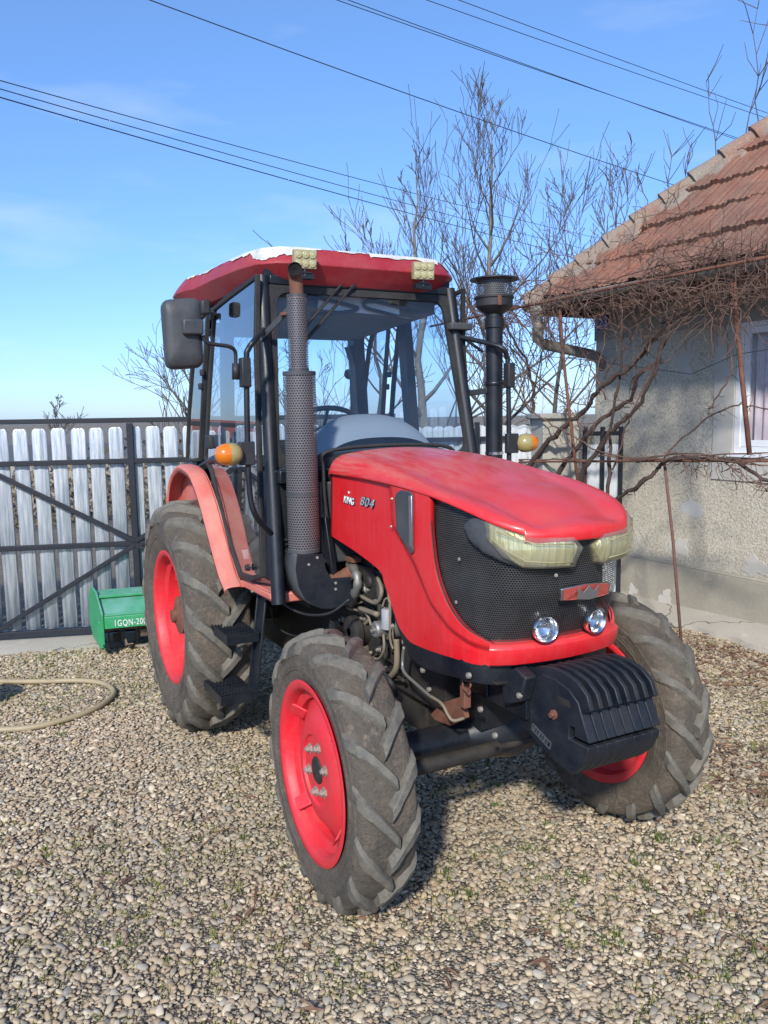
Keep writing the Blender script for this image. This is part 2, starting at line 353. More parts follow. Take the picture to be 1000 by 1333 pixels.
def concrete_mat(name, a, c2, sc_=2, cracks=True, fine=90):
    m, nt, b, o = newmat(name); co = coords(nt)
    n1 = ramp(nt, noise(nt, co, sc_, 6, .6), [(.3, 0.), (.7, 1.)]); n2 = noise(nt, co, fine, 4, .8)
    c = mix(nt, n1, a, c2); c = mix(nt, ramp(nt, n2, [(.3, 0.), (.6, .4)]), c, tuple(x*.55 for x in a))
    n3 = ramp(nt, noise(nt, co, sc_*2.7, 5, .6), [(.62, 0.), (.66, 1.)]); c = mix(nt, math_(nt, 'MULTIPLY', n3, .35), c, tuple(min(1, x*1.5) for x in a))
    h = n2
    if cracks:
        v = N(nt, 'TexVoronoi', feature='DISTANCE_TO_EDGE'); v.inputs['Scale'].default_value = 1.1
        wn = N(nt, 'MixRGB'); wn.inputs[0].default_value = .22; nt.links.new(co, wn.inputs[1]); t = N(nt, 'TexNoise'); t.inputs['Scale'].default_value = 5; nt.links.new(co, t.inputs[0]); nt.links.new(t.outputs[1], wn.inputs[2]); nt.links.new(wn.outputs[0], v.inputs[0])
        k = ramp(nt, v.outputs[0], [(.0, 1.), (.007, 0.)]); c = mix(nt, k, c, (.05, .045, .04))
    nt.links.new(c, b.inputs['Base Color']); b.inputs['Roughness'].default_value = .9; bump(nt, b, h, .5, .006); return m
M['plinth'] = concrete_mat('plinth_render', (.36, .33, .26), (.46, .42, .34), 2.2, False)
M['apron'] = concrete_mat('concrete_apron', (.42, .39, .32), (.54, .49, .41), 1.6, True)
M['frieze'] = concrete_mat('frieze_render', (.34, .33, .30), (.42, .41, .37), 2, False, 60)
def roof_mat(name, a, c2, c3):
    m, nt, b, o = newmat(name); co = coords(nt)
    s0 = N(nt, 'SeparateXYZ'); nt.links.new(co, s0.inputs[0]); cx_ = N(nt, 'CombineXYZ'); nt.links.new(math_(nt, 'FLOOR', math_(nt, 'DIVIDE', math_(nt, 'ADD', s0.outputs[0], 1.62-1.44), .21)), cx_.inputs[0]); nt.links.new(math_(nt, 'FLOOR', math_(nt, 'DIVIDE', math_(nt, 'ADD', s0.outputs[1], .70), .30)), cx_.inputs[1])
    v = N(nt, 'TexWhiteNoise'); nt.links.new(cx_.outputs[0], v.inputs[0]); s = N(nt, 'SeparateXYZ'); nt.links.new(v.outputs[1], s.inputs[0])
    n1 = ramp(nt, noise(nt, co, 6, 7, .75), [(.35, 0.), (.7, 1.)]); n2 = noise(nt, co, 70, 4, .8)
    gv_ = math_(nt, 'ABSOLUTE', math_(nt, 'SINE', math_(nt, 'MULTIPLY', math_(nt, 'ADD', s0.outputs[0], .18), math.pi/.0525))); c = mix(nt, s.outputs[0], a, c2); c = mix(nt, ramp(nt, gv_, [(.0, .75 if name == 'clay_tiles' else 0.), (.55, 0.)]), c, (.07, .045, .035)); c = mix(nt, math_(nt, 'MULTIPLY', n1, .6), c, c3); c = mix(nt, ramp(nt, n2, [(.35, .5), (.65, 0.)]), c, (.05, .04, .035))
    nt.links.new(c, b.inputs['Base Color']); b.inputs['Roughness'].default_value = .88; bump(nt, b, n2, .4, .006); return m
M['tiles'] = roof_mat('clay_tiles', (.33, .115, .062), (.19, .078, .05), (.29, .205, .145))
M['ridge'] = roof_mat('mortar_lichen', (.34, .17, .11), (.30, .24, .18), (.40, .38, .31))
def wood_mat(name, a, c2, sc_=(1,1,1)):
    m, nt, b, o = newmat(name); co = coords(nt, sc_)
    n = ramp(nt, noise(nt, co, 12, 6, .7), [(.3, 0.), (.7, 1.)]); nt.links.new(mix(nt, n, a, c2), b.inputs['Base Color']); b.inputs['Roughness'].default_value = .9
    bump(nt, b, noise(nt, co, 60, 4), .5, .004); return m
M['bark'] = wood_mat('bark_pale', (.13, .115, .095), (.25, .22, .18)); M['bark_dark'] = wood_mat('bark_dark', (.06, .055, .05), (.12, .105, .09))
M['twig'] = wood_mat('twig_bark', (.075, .068, .062), (.15, .135, .12)); M['vine_old'] = wood_mat('vine_bark', (.035, .022, .018), (.11, .07, .055)); M['cane'] = wood_mat('vine_cane', (.09, .05, .036), (.20, .12, .085))
M['fascia'] = wood_mat('old_board', (.12, .06, .045), (.2, .11, .085))
def picket_mat(name, a, c2, glossy=.35):
    m, nt, b, o = newmat(name); co = coords(nt, (18, 18, 1.3))
    n = ramp(nt, noise(nt, co, 2.4, 5, .65), [(.35, 0.), (.65, 1.)]); oi = N(nt, 'ObjectInfo'); v_ = ramp(nt, oi.outputs['Random'], [(0, .88), (1, 1.)]); n5 = ramp(nt, noise(nt, coords(nt), 3.5, 6, .7), [(.6, 0.), (.8, .2)]); nt.links.new(mix(nt, n5, mix(nt, 1., mix(nt, n, a, c2), v_, 'MULTIPLY'), (.30, .26, .21)), b.inputs['Base Color']); b.inputs['Roughness'].default_value = .38; b.inputs['Metallic'].default_value = glossy
    bump(nt, b, noise(nt, coords(nt, (40, 40, 2)), 2, 3), .4, .01); return m
M['picket'] = picket_mat('galvanised_picket', (.40, .48, .56), (.88, .90, .91)); M['sheet'] = picket_mat('fence_sheet', (.52, .56, .58), (.70, .73, .74), .1)
M['curtain'] = wood_mat('curtain', (.60, .48, .50), (.78, .68, .70), (3, 3, .2))
M['asphalt'] = concrete_mat('asphalt_far', (.10, .095, .085), (.16, .145, .12), 1, False)
M['hedge'] = wood_mat('dry_hedge', (.10, .085, .05), (.22, .18, .11)); M['far_roof'] = simple('far_roof', (.35, .12, .08), .9); M['far_wall'] = simple('far_wall', (.42, .37, .30), .9)
def gravel_stone():
    m, nt, b, o = newmat('gravel_stone'); oi = N(nt, 'ObjectInfo')
    c = ramp(nt, oi.outputs['Random'], [(0, (.42, .345, .24)), (.14, (0.306, 0.267, 0.202)), (.28, (0.551, 0.441, 0.284)), (.42, (0.377, 0.272, 0.163)), (.55, (0.632, 0.524, 0.353)), (.68, (0.377, 0.310, 0.215)), (.8, (0.469, 0.330, 0.215)), (.9, (0.734, 0.630, 0.456)), (1., (.24, .235, .225))])
    t = N(nt, 'TexCoord'); n = noise(nt, t.outputs['Object'], 1.3, 5, .7); c = mix(nt, ramp(nt, n, [(.3, .25), (.7, 0.)]), c, (.20, .165, .12))
    co = N(nt, 'NewGeometry'); nn = N(nt, 'TexNoise'); nn.inputs['Scale'].default_value = .9; nn.inputs['Detail'].default_value = 5; nt.links.new(co.outputs['Position'], nn.inputs[0])
    c = mix(nt, ramp(nt, nn.outputs[0], [(.42, 0.), (.70, .5)]), c, (.24, .21, .14))
    nt.links.new(c, b.inputs['Base Color']); b.inputs['Roughness'].default_value = .8; return m
M['stone'] = gravel_stone()
def ground_mat():
    m, nt, b, o = newmat('gravel_bed'); co = coords(nt)
    v = N(nt, 'TexVoronoi'); v.inputs['Scale'].default_value = 95; v.inputs['Randomness'].default_value = 1; nt.links.new(co, v.inputs[0])
    s = N(nt, 'SeparateXYZ'); nt.links.new(v.outputs[1], s.inputs[0])
    c = ramp(nt, s.outputs[0], [(0, (.24, .20, .15)), (.3, (.33, .28, .21)), (.6, (.42, .36, .28)), (1, (.5, .44, .36))])
    n1 = ramp(nt, noise(nt, co, 1.4, 6, .7), [(.4, 0.), (.7, 1.)]); c = mix(nt, math_(nt, 'MULTIPLY', n1, .5), c, (.16, .13, .09))
    c = mix(nt, ramp(nt, v.outputs[0], [(.25, 0.), (.6, .8)]), c, (.06, .05, .035))
    nt.links.new(c, b.inputs['Base Color']); b.inputs['Roughness'].default_value = .95; bump(nt, b, v.outputs[0], .8, -.02); return m
M['ground'] = ground_mat()
M['grass'] = wood_mat('grass_blade', (.14, .17, .025), (.30, .29, .06)); M['grass_green'] = wood_mat('grass_fresh', (.06, .11, .02), (.13, .18, .035))
M['litter'] = wood_mat('leaf_litter', (.11, .05, .03), (.26, .15, .09))

# ------------------------------------------------------------------ ground
GZ = .018
g = MB(); g.grid([[(-400+800*i/20, -400+800*j/20, GZ-.009) for j in range(21)] for i in range(21)]); tag(g.build('ground', M['ground']), kind='structure')
rocks = bpy.data.collections.new('stone_shapes')
rr = random.Random(3)
for k in range(6):
    bm = bmesh.new(); bmesh.ops.create_icosphere(bm, subdivisions=2, radius=1)
    sx, sy, sz = rr.uniform(.85, 1.35), rr.uniform(.65, .95), rr.uniform(.38, .6)
    pl = [(Vector((rr.gauss(0,1), rr.gauss(0,1), rr.gauss(0,1))).normalized(), rr.uniform(.62, .85)) for _ in range(7)]
    for v in bm.verts:
        p = v.co.copy()
        for n_, d_ in pl:
            e = p.dot(n_)-d_
            if e > 0: p -= n_*e*.85
        v.co = Vector((p.x*sx, p.y*sy, p.z*sz))
    me = bpy.data.meshes.new('stone'); bm.to_mesh(me); bm.free(); me.materials.append(M['stone']); me.polygons.foreach_set('use_smooth', [True]*len(me.polygons))
    ob = bpy.data.objects.new('stone', me); rocks.objects.link(ob)
rng = np.random.default_rng(5)
def scatter(cell, keep):
    xs, ys = np.meshgrid(np.arange(-2.9, 4.6, cell), np.arange(-3.6, 4.0, cell)); p = np.stack([xs.ravel(), ys.ravel()], 1)
    p += rng.uniform(-.55, .55, p.shape)*cell; return p[keep(p)]
def keep(p):
    x, y = p[:, 0], p[:, 1]; d = np.stack([x-CAM.x, y-CAM.y], 1)
    f2 = np.array([math.cos(YAW), math.sin(YAW)]); r2 = np.array([math.sin(YAW), -math.cos(YAW)])
    z = d @ f2; s = d @ r2
    G = (x+2.22)*.955-(y+.55)*.298 + .05*0      # in front of the gate line
    return (z > 1.5) & (np.abs(s) < z*.56+.5) & (G > .33+.05*np.sin(y*7)+.04*np.sin(y*19)) & (y < 3.36+.05*np.sin(x*5)+.03*np.sin(x*17))
near = scatter(.0148, keep)
pts = np.concatenate([near, np.zeros((len(near), 1))], 1)
d = np.hypot(near[:,0]-CAM.x, near[:,1]-CAM.y)
pts[:, 2] = GZ+rng.uniform(-.010, .003, len(pts)) - .007*np.clip(np.sin(near[:,0]*2.3+1.1*np.sin(near[:,1]*3.1))*np.sin(near[:,1]*1.9+.8*np.sin(near[:,0]*4.3))-.25, 0, 1) - .006*(rng.random(len(pts)) < .25)
me = bpy.data.meshes.new('gravel'); me.vertices.add(len(pts)); me.vertices.foreach_set('co', pts.astype(np.float32).ravel()); me.update()
sz_ = me.attributes.new('size', 'FLOAT', 'POINT'); sc_arr = (rng.gamma(5, 1/5, len(pts))*.0092).clip(.0035, .021).astype(np.float32); sz_.data.foreach_set('value', sc_arr)
gv = bpy.data.objects.new('gravel', me); COL.objects.link(gv); tag(gv, 'pale river gravel covering the yard around the red tractor', 'gravel', kind='stuff')
ng = bpy.data.node_groups.new('scatter', 'GeometryNodeTree'); ng.interface.new_socket('Geometry', in_out='INPUT', socket_type='NodeSocketGeometry'); ng.interface.new_socket('Geometry', in_out='OUTPUT', socket_type='NodeSocketGeometry')
gi = ng.nodes.new('NodeGroupInput'); go = ng.nodes.new('NodeGroupOutput'); ip = ng.nodes.new('GeometryNodeInstanceOnPoints'); ci = ng.nodes.new('GeometryNodeCollectionInfo')
ci.inputs['Collection'].default_value = rocks; ci.inputs['Separate Children'].default_value = True; ci.inputs['Reset Children'].default_value = True; ip.inputs['Pick Instance'].default_value = True
rv = ng.nodes.new('FunctionNodeRandomValue'); rv.data_type = 'FLOAT_VECTOR'; rv.inputs[0].default_value = (-.5, -.5, 0); rv.inputs[1].default_value = (.5, .5, 6.28)
na = ng.nodes.new('GeometryNodeInputNamedAttribute'); na.data_type = 'FLOAT'; na.inputs[0].default_value = 'size'
ng.links.new(gi.outputs[0], ip.inputs['Points']); ng.links.new(ci.outputs[0], ip.inputs['Instance']); ng.links.new(rv.outputs[0], ip.inputs['Rotation']); ng.links.new(na.outputs[0], ip.inputs['Scale']); ng.links.new(ip.outputs[0], go.inputs[0])
gv.modifiers.new('scatter', 'NODES').node_group = ng
# moss and grass tufts between the stones
def blades(name, mat, spots, n, h, spread, label, cat, wd=.0016):
    vs = []; fs = []
    for (x, y, s) in spots:
        for _ in range(int(n*s)):
            a = random.uniform(0, 6.28); q = random.gauss(0, spread*s); bx = x+q*math.cos(a); by = y+q*math.sin(a)*1.0
            hh = h*random.uniform(.4, 1.2)*s**.5; t = random.uniform(0, 6.28); lx = math.cos(t)*hh*random.uniform(.2, .9); ly = math.sin(t)*hh*random.uniform(.2, .9)
            wx, wy = -math.sin(t)*wd, math.cos(t)*wd; b = len(vs)
            vs += [(bx-wx, by-wy, GZ-.004), (bx+wx, by+wy, GZ-.004), (bx+lx*.5+wx*.7, by+ly*.5+wy*.7, GZ+hh*.7), (bx+lx*.5-wx*.7, by+ly*.5-wy*.7, GZ+hh*.7), (bx+lx, by+ly, GZ+hh*.85)]
            fs += [(b, b+1, b+2, b+3), (b+3, b+2, b+4)]
    m = MB(); m.add(vs, fs); return tag(m.build(name, mat), label, cat, kind='stuff')
sp = []
kk = keep(rng.uniform((-2.3, -3, ), (4.4, 3.2), (9000, 2)))
cand = rng.uniform((-2.3, -3.), (4.4, 3.2), (12000, 2)); cand = cand[keep(cand)]
for x, y in cand:
    v_ = math.sin(x*2.1+1)*math.sin(y*1.7+.5)+math.sin(x*5.3)*math.sin(y*4.1)*.6+math.sin(x*.9-y*1.3)*.4
    if v_ > .0 and random.random() < .8: sp.append((x, y, random.uniform(.3, 1.15)))
blades('grass', M['grass'], sp, 13, .0125, .036, 'short yellow green moss and grass between the stones', 'grass')
sp2 = [(x, y, random.uniform(.5, 1.2)) for x, y in cand[:900] if (abs(x-1.9) < .8 and -.3 < y < .9 and random.random() < .6) or random.random() < .03]
blades('weeds', M['grass_green'], sp2, 22, .030, .030, 'fresh green weeds growing through the gravel beneath the tractor nose', 'weeds', .002)
sp3 = [(x, y, random.uniform(.4, 1.)) for x, y in rng.uniform((-.4, 1.3), (4., 3.3), (2600, 2)) if random.random() < (.8 if (y > 2.4 or (abs(x-2.) < .7 and abs(y-1.5) < .3)) else .12)] + [(x, y, .5) for x, y in rng.uniform((.6, -2.6), (4., 1.4), (130, 2))]
vs_, fs_ = [], []
for x, y, s in sp3:
    for _ in range(3):
        a = random.uniform(0, 6.28); l = random.uniform(.012, .05)*(3 if random.random() < .12 else 1); ww = random.uniform(.002, .008)/(2 if l > .06 else 1); cx = x+random.gauss(0, .05); cy = y+random.gauss(0, .05); z = GZ+random.uniform(.006, .016); dz = random.uniform(-.004, .008)
        dx, dy = math.cos(a)*l, math.sin(a)*l; nx, ny = -math.sin(a)*ww, math.cos(a)*ww; b = len(vs_)
        vs_ += [(cx-dx, cy-dy, z), (cx+nx, cy+ny, z+dz), (cx+dx, cy+dy, z), (cx-nx, cy-ny, z+.003)]; fs_.append((b, b+1, b+2, b+3))
m = MB(); m.add(vs_, fs_); tag(m.build('leaf_litter', M['litter']), 'dry brown twigs and leaf litter on the gravel near the house', 'litter', kind='stuff')
# concrete strip below the gate and the house apron
E_ = Vector((.298, .955, 0)).normalized(); GN = Vector((E_.y, -E_.x, 0)); G0 = Vector((-2.22, -.55, 0))
def gp(s, z=0, o=0): return G0 + E_*s + GN*o + Vector((0, 0, z))
m = MB(); rows = []
for i in range(61):
    s = -3+7.3*i/60; rows.append([gp(s, .012, -.4), gp(s, .030, 0), gp(s, .028, .34+.02*math.sin(s*9)), gp(s, .0, .42+.04*math.sin(s*7)+.03*math.sin(s*23))])
m.grid(rows); tag(m.build('gate_threshold', M['apron'], smooth=True), kind='structure')
m = MB(); rows = []
for i in range(91):
    x = -1.5+5.5*i/90; e = 3.36+.03*math.sin(x*3+1)+.012*math.sin(x*17); rows.append([(x, 3.72, .125+.02*math.sin(x*1.3)), (x, 3.55, .10+.02*math.sin(x*1.7)), (x, e, .045+.01*math.sin(x*4)), (x, e-.02, -.02)])
m.grid(rows); tag(m.build('pavement', M['apron'], auto=40), kind='structure')
# street beyond the gate
m = MB(); m.span((-60, -60, -.02), (-9.5, 60, .013)); tag(m.build('road', M['asphalt']), kind='structure')

# ------------------------------------------------------------------ house
HX0 = -1.44
H = empty('house', (HX0, 3.7, 0), label='old grey roughcast house with clay tiled roof and white window', cat='house')
wt = at(958, 418, 1, 3.7); wb = at(958, 590, 1, 3.7); WX0, WX1, WZ0, WZ1 = wt.x+.02, wt.x+1.25, wb.z, wt.z
m = MB()
for a, b in (((HX0, 3.7, .47), (WX0, 3.95, 2.47)), ((WX1, 3.7, .47), (6, 3.95, 2.47)), ((WX0, 3.7, .47), (WX1, 3.95, WZ0)), ((WX0, 3.7, WZ1), (WX1, 3.95, 2.47)), ((HX0, 3.95, .02), (HX0+.25, 8.5, 2.8)), ((HX0, 8.25, 0), (6, 8.5, 2.8))): m.span(a, b)
m.build('wall', M['wall'], H)
m = MB(); m.span((HX0-.012, 3.685, 2.47), (6, 3.95, 2.80)); m.build('frieze', M['frieze'], H, bevel=.004)
m = MB(); rows = []
m.span((HX0-.03, 3.66, -.02), (6, 3.96, .455)); m.prism([(HX0-.03, 3.66, .455), (HX0-.03, 3.70, .475), (HX0-.03, 3.96, .475), (HX0-.03, 3.96, .455)], (7.4, 0, 0)); m.build('plinth', M['plinth'], H, bevel=.01)
# pale smooth plaster around the window
m = MB(); sx0 = at(930, 500, 1, 3.69).x
m.span((sx0, 3.688, WZ0-.22), (WX0, 3.699, 2.466)); m.span((WX0, 3.688, WZ0-.22), (WX1, 3.699, WZ0-.03)); m.span((WX1, 3.688, WZ0-.22), (WX1+.18, 3.699, 2.466)); m.build('window_surround', M['plaster_smooth'], H, bevel=.003)
# patches of smooth repair on the wall
m = MB()
def patch(cx, cz, w_, h_, y, n=26):
    pp = []
    for i in range(n):
        a = 2*math.pi*i/n; k = 1+.28*math.sin(a*3+cx*5)+.16*math.sin(a*7+cz*3)+random.uniform(-.1, .1); pp.append((cx+w_*k*math.cos(a), y, cz+h_*k*math.sin(a)))
    m = MB(); m.prism(pp, (0, -.006, 0)); m.build('plaster_patch', M['plaster_smooth'], H)
for px, py, w_, h_, y in ((885, 712, .14, .085, 3.702), (985, 738, .16, .09, 3.702), (867, 780, .10, .10, 3.662), (824, 768, .07, .06, 3.662), (940, 600, .22, .10, 3.702), (893, 470, .10, .18, 3.702)):
    p = at(px, py, 1, y); patch(p.x, p.z, w_*.72, h_*.8, y)
wn = MB(); fw = .055
for a, b in (((WX0, 3.70, WZ0), (WX0+fw, 3.76, WZ1)), ((WX1-fw, 3.70, WZ0), (WX1, 3.76, WZ1)), ((WX0+fw, 3.70, WZ0), (WX1-fw, 3.76, WZ0+fw)), ((WX0+fw, 3.70, WZ1-fw), (WX1-fw, 3.76, WZ1))): wn.span(a, b)
win = wn.build('window', M['upvc'], H, bevel=.004)
m = MB(); cx = (WX0+WX1)/2
for x0, x1 in ((WX0+fw+.002, cx-.01), (cx+.01, WX1-fw-.002)):
    a, b, c, d_ = x0, x1, WZ0+fw+.002, WZ1-fw-.002; t = .05
    m.span((a, 3.715, c), (a+t, 3.75, d_)); m.span((b-t, 3.715, c), (b, 3.75, d_)); m.span((a+t, 3.715, c), (b-t, 3.75, c+t)); m.span((a+t, 3.715, d_-t), (b-t, 3.75, d_))
m.build('sash', M['upvc'], win, bevel=.004, loc=(0,0,0))
m = MB(); m.span((WX0+fw, 3.733, WZ0+fw), (WX1-fw, 3.738, WZ1-fw)); m.build('pane', M['house_glass'], win, loc=(0,0,0))
m = MB(); rows = [[(WX0+.02+(WX1-WX0-.04)*i/120, 3.79+.018*math.sin(i*.9)+.01*math.sin(i*.37), z) for i in range(121)] for z in (WZ0+.02, WZ1-.02)]; m.grid(rows); m.build('curtain', M['curtain'], win, smooth=True, loc=(0,0,0))
m = MB(); m.span((WX0-.03, 3.66, WZ0-.03), (WX1+.03, 3.70, WZ0-.001)); m.build('sill', M['upvc'], win, bevel=.005, loc=(0,0,0))
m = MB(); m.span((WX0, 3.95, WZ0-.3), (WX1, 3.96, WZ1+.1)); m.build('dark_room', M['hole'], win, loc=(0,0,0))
# roof, hipped
EX, EY, EZ, SL = -1.62, 3.06, 2.80, .95; RX1 = 8.0
def roof_face(tf, w0, depth, du=.0, hip=True):
    m = MB(); nu = int(w0/.014); rows = []; rt = random.Random(8)
    cs = .30; k = int(depth/cs)
    for c in range(k+1):
        jl = [rt.uniform(-.006, .010) for _ in range(60)]; jv = [rt.uniform(-.014, .014) for _ in range(60)]
        for (v, lift) in ((c*cs, .034), (c*cs+cs*.5, .020), (min(c+1, k+1)*cs-.004, .0)):
            row = []
            for i in range(nu+1):
                u = i/nu*w0
                if hip: u = v*.0+max(u, v)      # hip clip
                q_ = int(u/.21) % 60; wv = .014*abs(math.sin(u*math.pi/.0525))+.016*max(0, math.sin(u*2*math.pi/.21))+jl[q_]
                row.append(tf(u, v, lift+wv+.006*math.sin(u*3.1+c*1.7)+.006*math.sin(c*5.+u)))
            rows.append(row)
    m.grid(rows); return m
nrm = Vector((0, -SL, 1)).normalized()
rf = roof_face(lambda u, v, h: Vector((EX+u, EY+v, EZ+v*SL))+nrm*h, 6.5, 3.0)
rf2 = roof_face(lambda u, v, h: Vector((EX+v, EY+u, EZ+v*SL))+Vector((-SL, 0, 1)).normalized()*h, 6.0, 2.4)
rf.add(rf2.v, rf2.f); roof = rf.build('roof', M['tiles'], H, auto=35)
m = MB()
for i in range(16):      # ridge tiles bedded in mortar down the hip
    t0 = i*.17-.03; t1 = t0+.20; a = Vector((EX+t0, EY+t0, EZ+t0*SL+.03)); b = Vector((EX+t1, EY+t1, EZ+t1*SL+.03))
    m.tube([a, a.lerp(b, .15), a.lerp(b, .85), b], [.112, .104, .078, .075], 10)
m.build('ridge_tile', M['ridge'], roof, auto=40, loc=(0,0,0))
m = MB(); rows = []
for i in range(90):
    t = -.02+2.9*i/89; c = Vector((EX+t, EY+t, EZ+t*SL)); s = Vector((1, -1, 0)).normalized(); k = .17+.04*math.sin(t*23)+.03*math.sin(t*51)+.02*math.sin(t*97)
    rows.append([c-s*k-V(0,0,k*.55), c-s*k*.5+V(0,0,.03), c+V(0,0,.06+.01*math.sin(t*40)), c+s*k*.5+V(0,0,.03+.01*math.sin(t*31)), c+s*k-V(0,0,k*.55)])
m.grid(rows); m.build('mortar', M['ridge'], roof, smooth=True, loc=(0,0,0))
m = MB(); m.span((EX+.06, EY+.05, 2.765), (6, 3.7, 2.785)); m.span((EX+.06, 3.7, 2.765), (HX0, 8, 2.785)); m.build('soffit', M['fascia'], H)
m = MB(); m.span((EX+.03, EY+.02, 2.70), (6, EY+.05, 2.80)); m.span((EX+.03, EY+.05, 2.70), (EX+.06, 8, 2.80)); m.build('fascia_board', M['fascia'], H, bevel=.003)
m = MB(); n_ = 10; rows = []
for x in [EX-.02+6.5*i/40 for i in range(41)]:
    rows.append([(x, EY-.045+.06*math.cos(math.pi+math.pi*j/n_), 2.80-.01*math.sin(x*2)+.065*math.sin(math.pi+math.pi*j/n_)) for j in range(n_+1)])
m.grid(rows); m.build('gutter', M['zinc'], H, smooth=True, solid=.004)
dp = [at(699, 415, 1, 2.98), at(700, 442, 1, 2.98)+V(0, 0, 0), at(712, 449, 1, 3.1), at(772, 462, 1, 3.62), ]
dp[0] = V(dp[1].x, 2.98, 2.76); m = MB(); m.tube([dp[0], dp[1], dp[2], dp[3], dp[3]+V(.06, .02, -.04), V(dp[3].x+.03, 3.75, 2.2)], .05, 12); m.build('downpipe', M['zinc'], H, smooth=True)
pz = at(777, 414, 1, 3.68); pz2 = at(787, 429, 1, 3.68); m = MB(); m.span((pz.x+.02, 3.672, pz2.z), (pz.x+.16, 3.684, pz2.z+.13)); plate = m.build('number_plate', M['blue_plate'], H, bevel=.004)
text_mesh('number', '23', M['white_text'], (pz.x+.035, 3.670, pz2.z+.03), (1, 0, 0), (0, 0, 1), .115, .003, plate, .11); bpy.data.objects['number'].location = (0, 0, 0)

# ------------------------------------------------------------------ gate and fence
gate = empty('sliding_gate', gp(0), label='long grey metal gate with black frame and diagonal braces', cat='gate')
def picket(s, z0, z1, w_, mat, par, r=.02, o=-.0):
    m = MB(); n_ = 9; rows = []
    prof = [(-w_/2, 0), (-w_*.42, .010), (-w_*.30, .006), (-w_*.16, .014), (0, .016), (w_*.16, .014), (w_*.30, .006), (w_*.42, .010), (w_/2, 0)]
    tl = random.uniform(-.005, .005)
    for z in (z0, z1-.035, z1-.012, z1):
        k = 1 if z < z1-.03 else (.86 if z < z1-.005 else .5); rows.append([gp(s+a*k+tl*(z-.9), z, o+b_) for a, b_ in prof])
    m.grid(rows); return m.build('picket', mat, par, smooth=True, solid=.002)
s = -2.6
while s < 2.15:
    picket(s+random.uniform(-.004, .004), .10, 1.735+random.uniform(-.006, .006), .117, M['picket'], gate, o=-.03); s += .146
m = MB()
for z, h in ((1.79, .05), (1.46, .05), (.78, .05), (.07, .07)): m.bar(gp(-2.7, z, .01), gp(2.2, z, .01), .04, h*.8)
for s in (-2.2, -1.13, 0, 1.1, 2.2): m.bar(gp(s, .035, .012), gp(s, 1.765, .012), .046, .05, up=E_)
m.build('frame', M['steel_frame'], gate, bevel=.004)
m = MB()
for s0 in (-1.1, 1.1):
    m.bar(gp(s0, 1.42, .022), gp(0, .80, .022), .035, .036); m.bar(gp(s0, .12, .022), gp(0, .77, .022), .035, .036)
m.bar(gp(-2.2, .8, .022), gp(-1.13, 1.42, .022), .035, .036)
m.build('brace', M['steel_frame'], gate, bevel=.004)
fence = empty('sheet_fence', gp(3, 0, -.25), label='pale corrugated sheet fence with dark rail behind the red hood', cat='fence')
m = MB(); rows = []
for z in (.05, 1.66, 1.69):
    rows.append([gp(2.2+i*.0125, z-(.0 if z < 1.68 else .02*(1-abs(math.sin(i*math.pi/8)))), -.25+.010*(1 if (i//4) % 2 else -1)) for i in range(108)])
m.grid(rows); m.build('sheet_panel', M['sheet'], fence, solid=.002)
m = MB()
for z in (1.57, .8, .2): m.bar(gp(2.2, z, -.21), gp(3.54, z, -.21), .03, .04)
for s in (2.25, 3.0): m.bar(gp(s, .0, -.212), gp(s, 1.72, -.212), .032, .04, up=E_)
m.build('fence_rail', M['steel_frame'], fence)
ga = gp(3.55, 0, 0); m = MB(); m.box(gp(3.70, .87, -.1), (.34, .30, 1.74), Matrix.Rotation(math.atan2(E_.y, E_.x), 3, 'Z')); gatepost = empty('gate_pillar', gp(3.7, 0, -.1), label='plastered concrete pillar with flat cap behind the tangled vines', cat='pillar')
m.build('shaft', M['pillar'], gatepost, bevel=.008); m = MB(); m.box(gp(3.70, 1.765, -.1), (.42, .38, .05), Matrix.Rotation(math.atan2(E_.y, E_.x), 3, 'Z')); m.build('cap', M['frieze'], gatepost, bevel=.01)
dg_ = empty('side_gate', gp(4.1, 0, 0), label='narrow dark framed metal gate between the pillar and house', cat='gate')
m = MB()
for s in (3.95, 4.12, 4.30): m.bar(gp(s, .02, 0), gp(s, 1.66, 0), .026, .035, up=E_)
for z in (1.60, .75, .1): m.bar(gp(3.95, z, -.01), gp(4.32, z, -.01), .03, .04)
m.build('frame', M['steel_frame'], dg_); m = MB(); rows = [[gp(3.95+i*.012, z, -.04+.008*(1 if (i//4) % 2 else -1)) for i in range(34)] for z in (.08, 1.5)]; m.grid(rows); m.build('sheet_panel', M['sheet'], dg_, solid=.002)
# far side of the street
m = MB(); random.seed(21)
hw = empty('neighbour_wall', (-11, 0, 0), label='long low brown plastered wall seen through the gate gaps', cat='wall')
m.span((-11.3, -14, -.02), (-11, 4, 1.0)); m.build('wall', M['far_wall'], hw)
vs_, fs_ = [], []
for _ in range(15000):
    x = random.uniform(-10.9, -9.9); y = random.uniform(-14, 14); z = random.random()**1.3*1.5*(.8+.2*math.sin(y*1.3)); a = random.uniform(0, 6.28); l = random.uniform(.03, .12); b = len(vs_)
    vs_ += [(x, y, z), (x+l*math.cos(a), y+l*math.sin(a), z+random.uniform(-.05, .1)), (x+random.uniform(-.05, .05), y+random.uniform(-.05, .05), z+l*.8)]; fs_.append((b, b+1, b+2))
m = MB(); m.add(vs_, fs_); tag(m.build('hedge', M['hedge']), 'dry brown roadside scrub beyond the gate', 'hedge', kind='stuff')
fh = empty('far_house', (-30, -9.5, 0), label='distant low house with faded red roof beyond the left gate', cat='house')
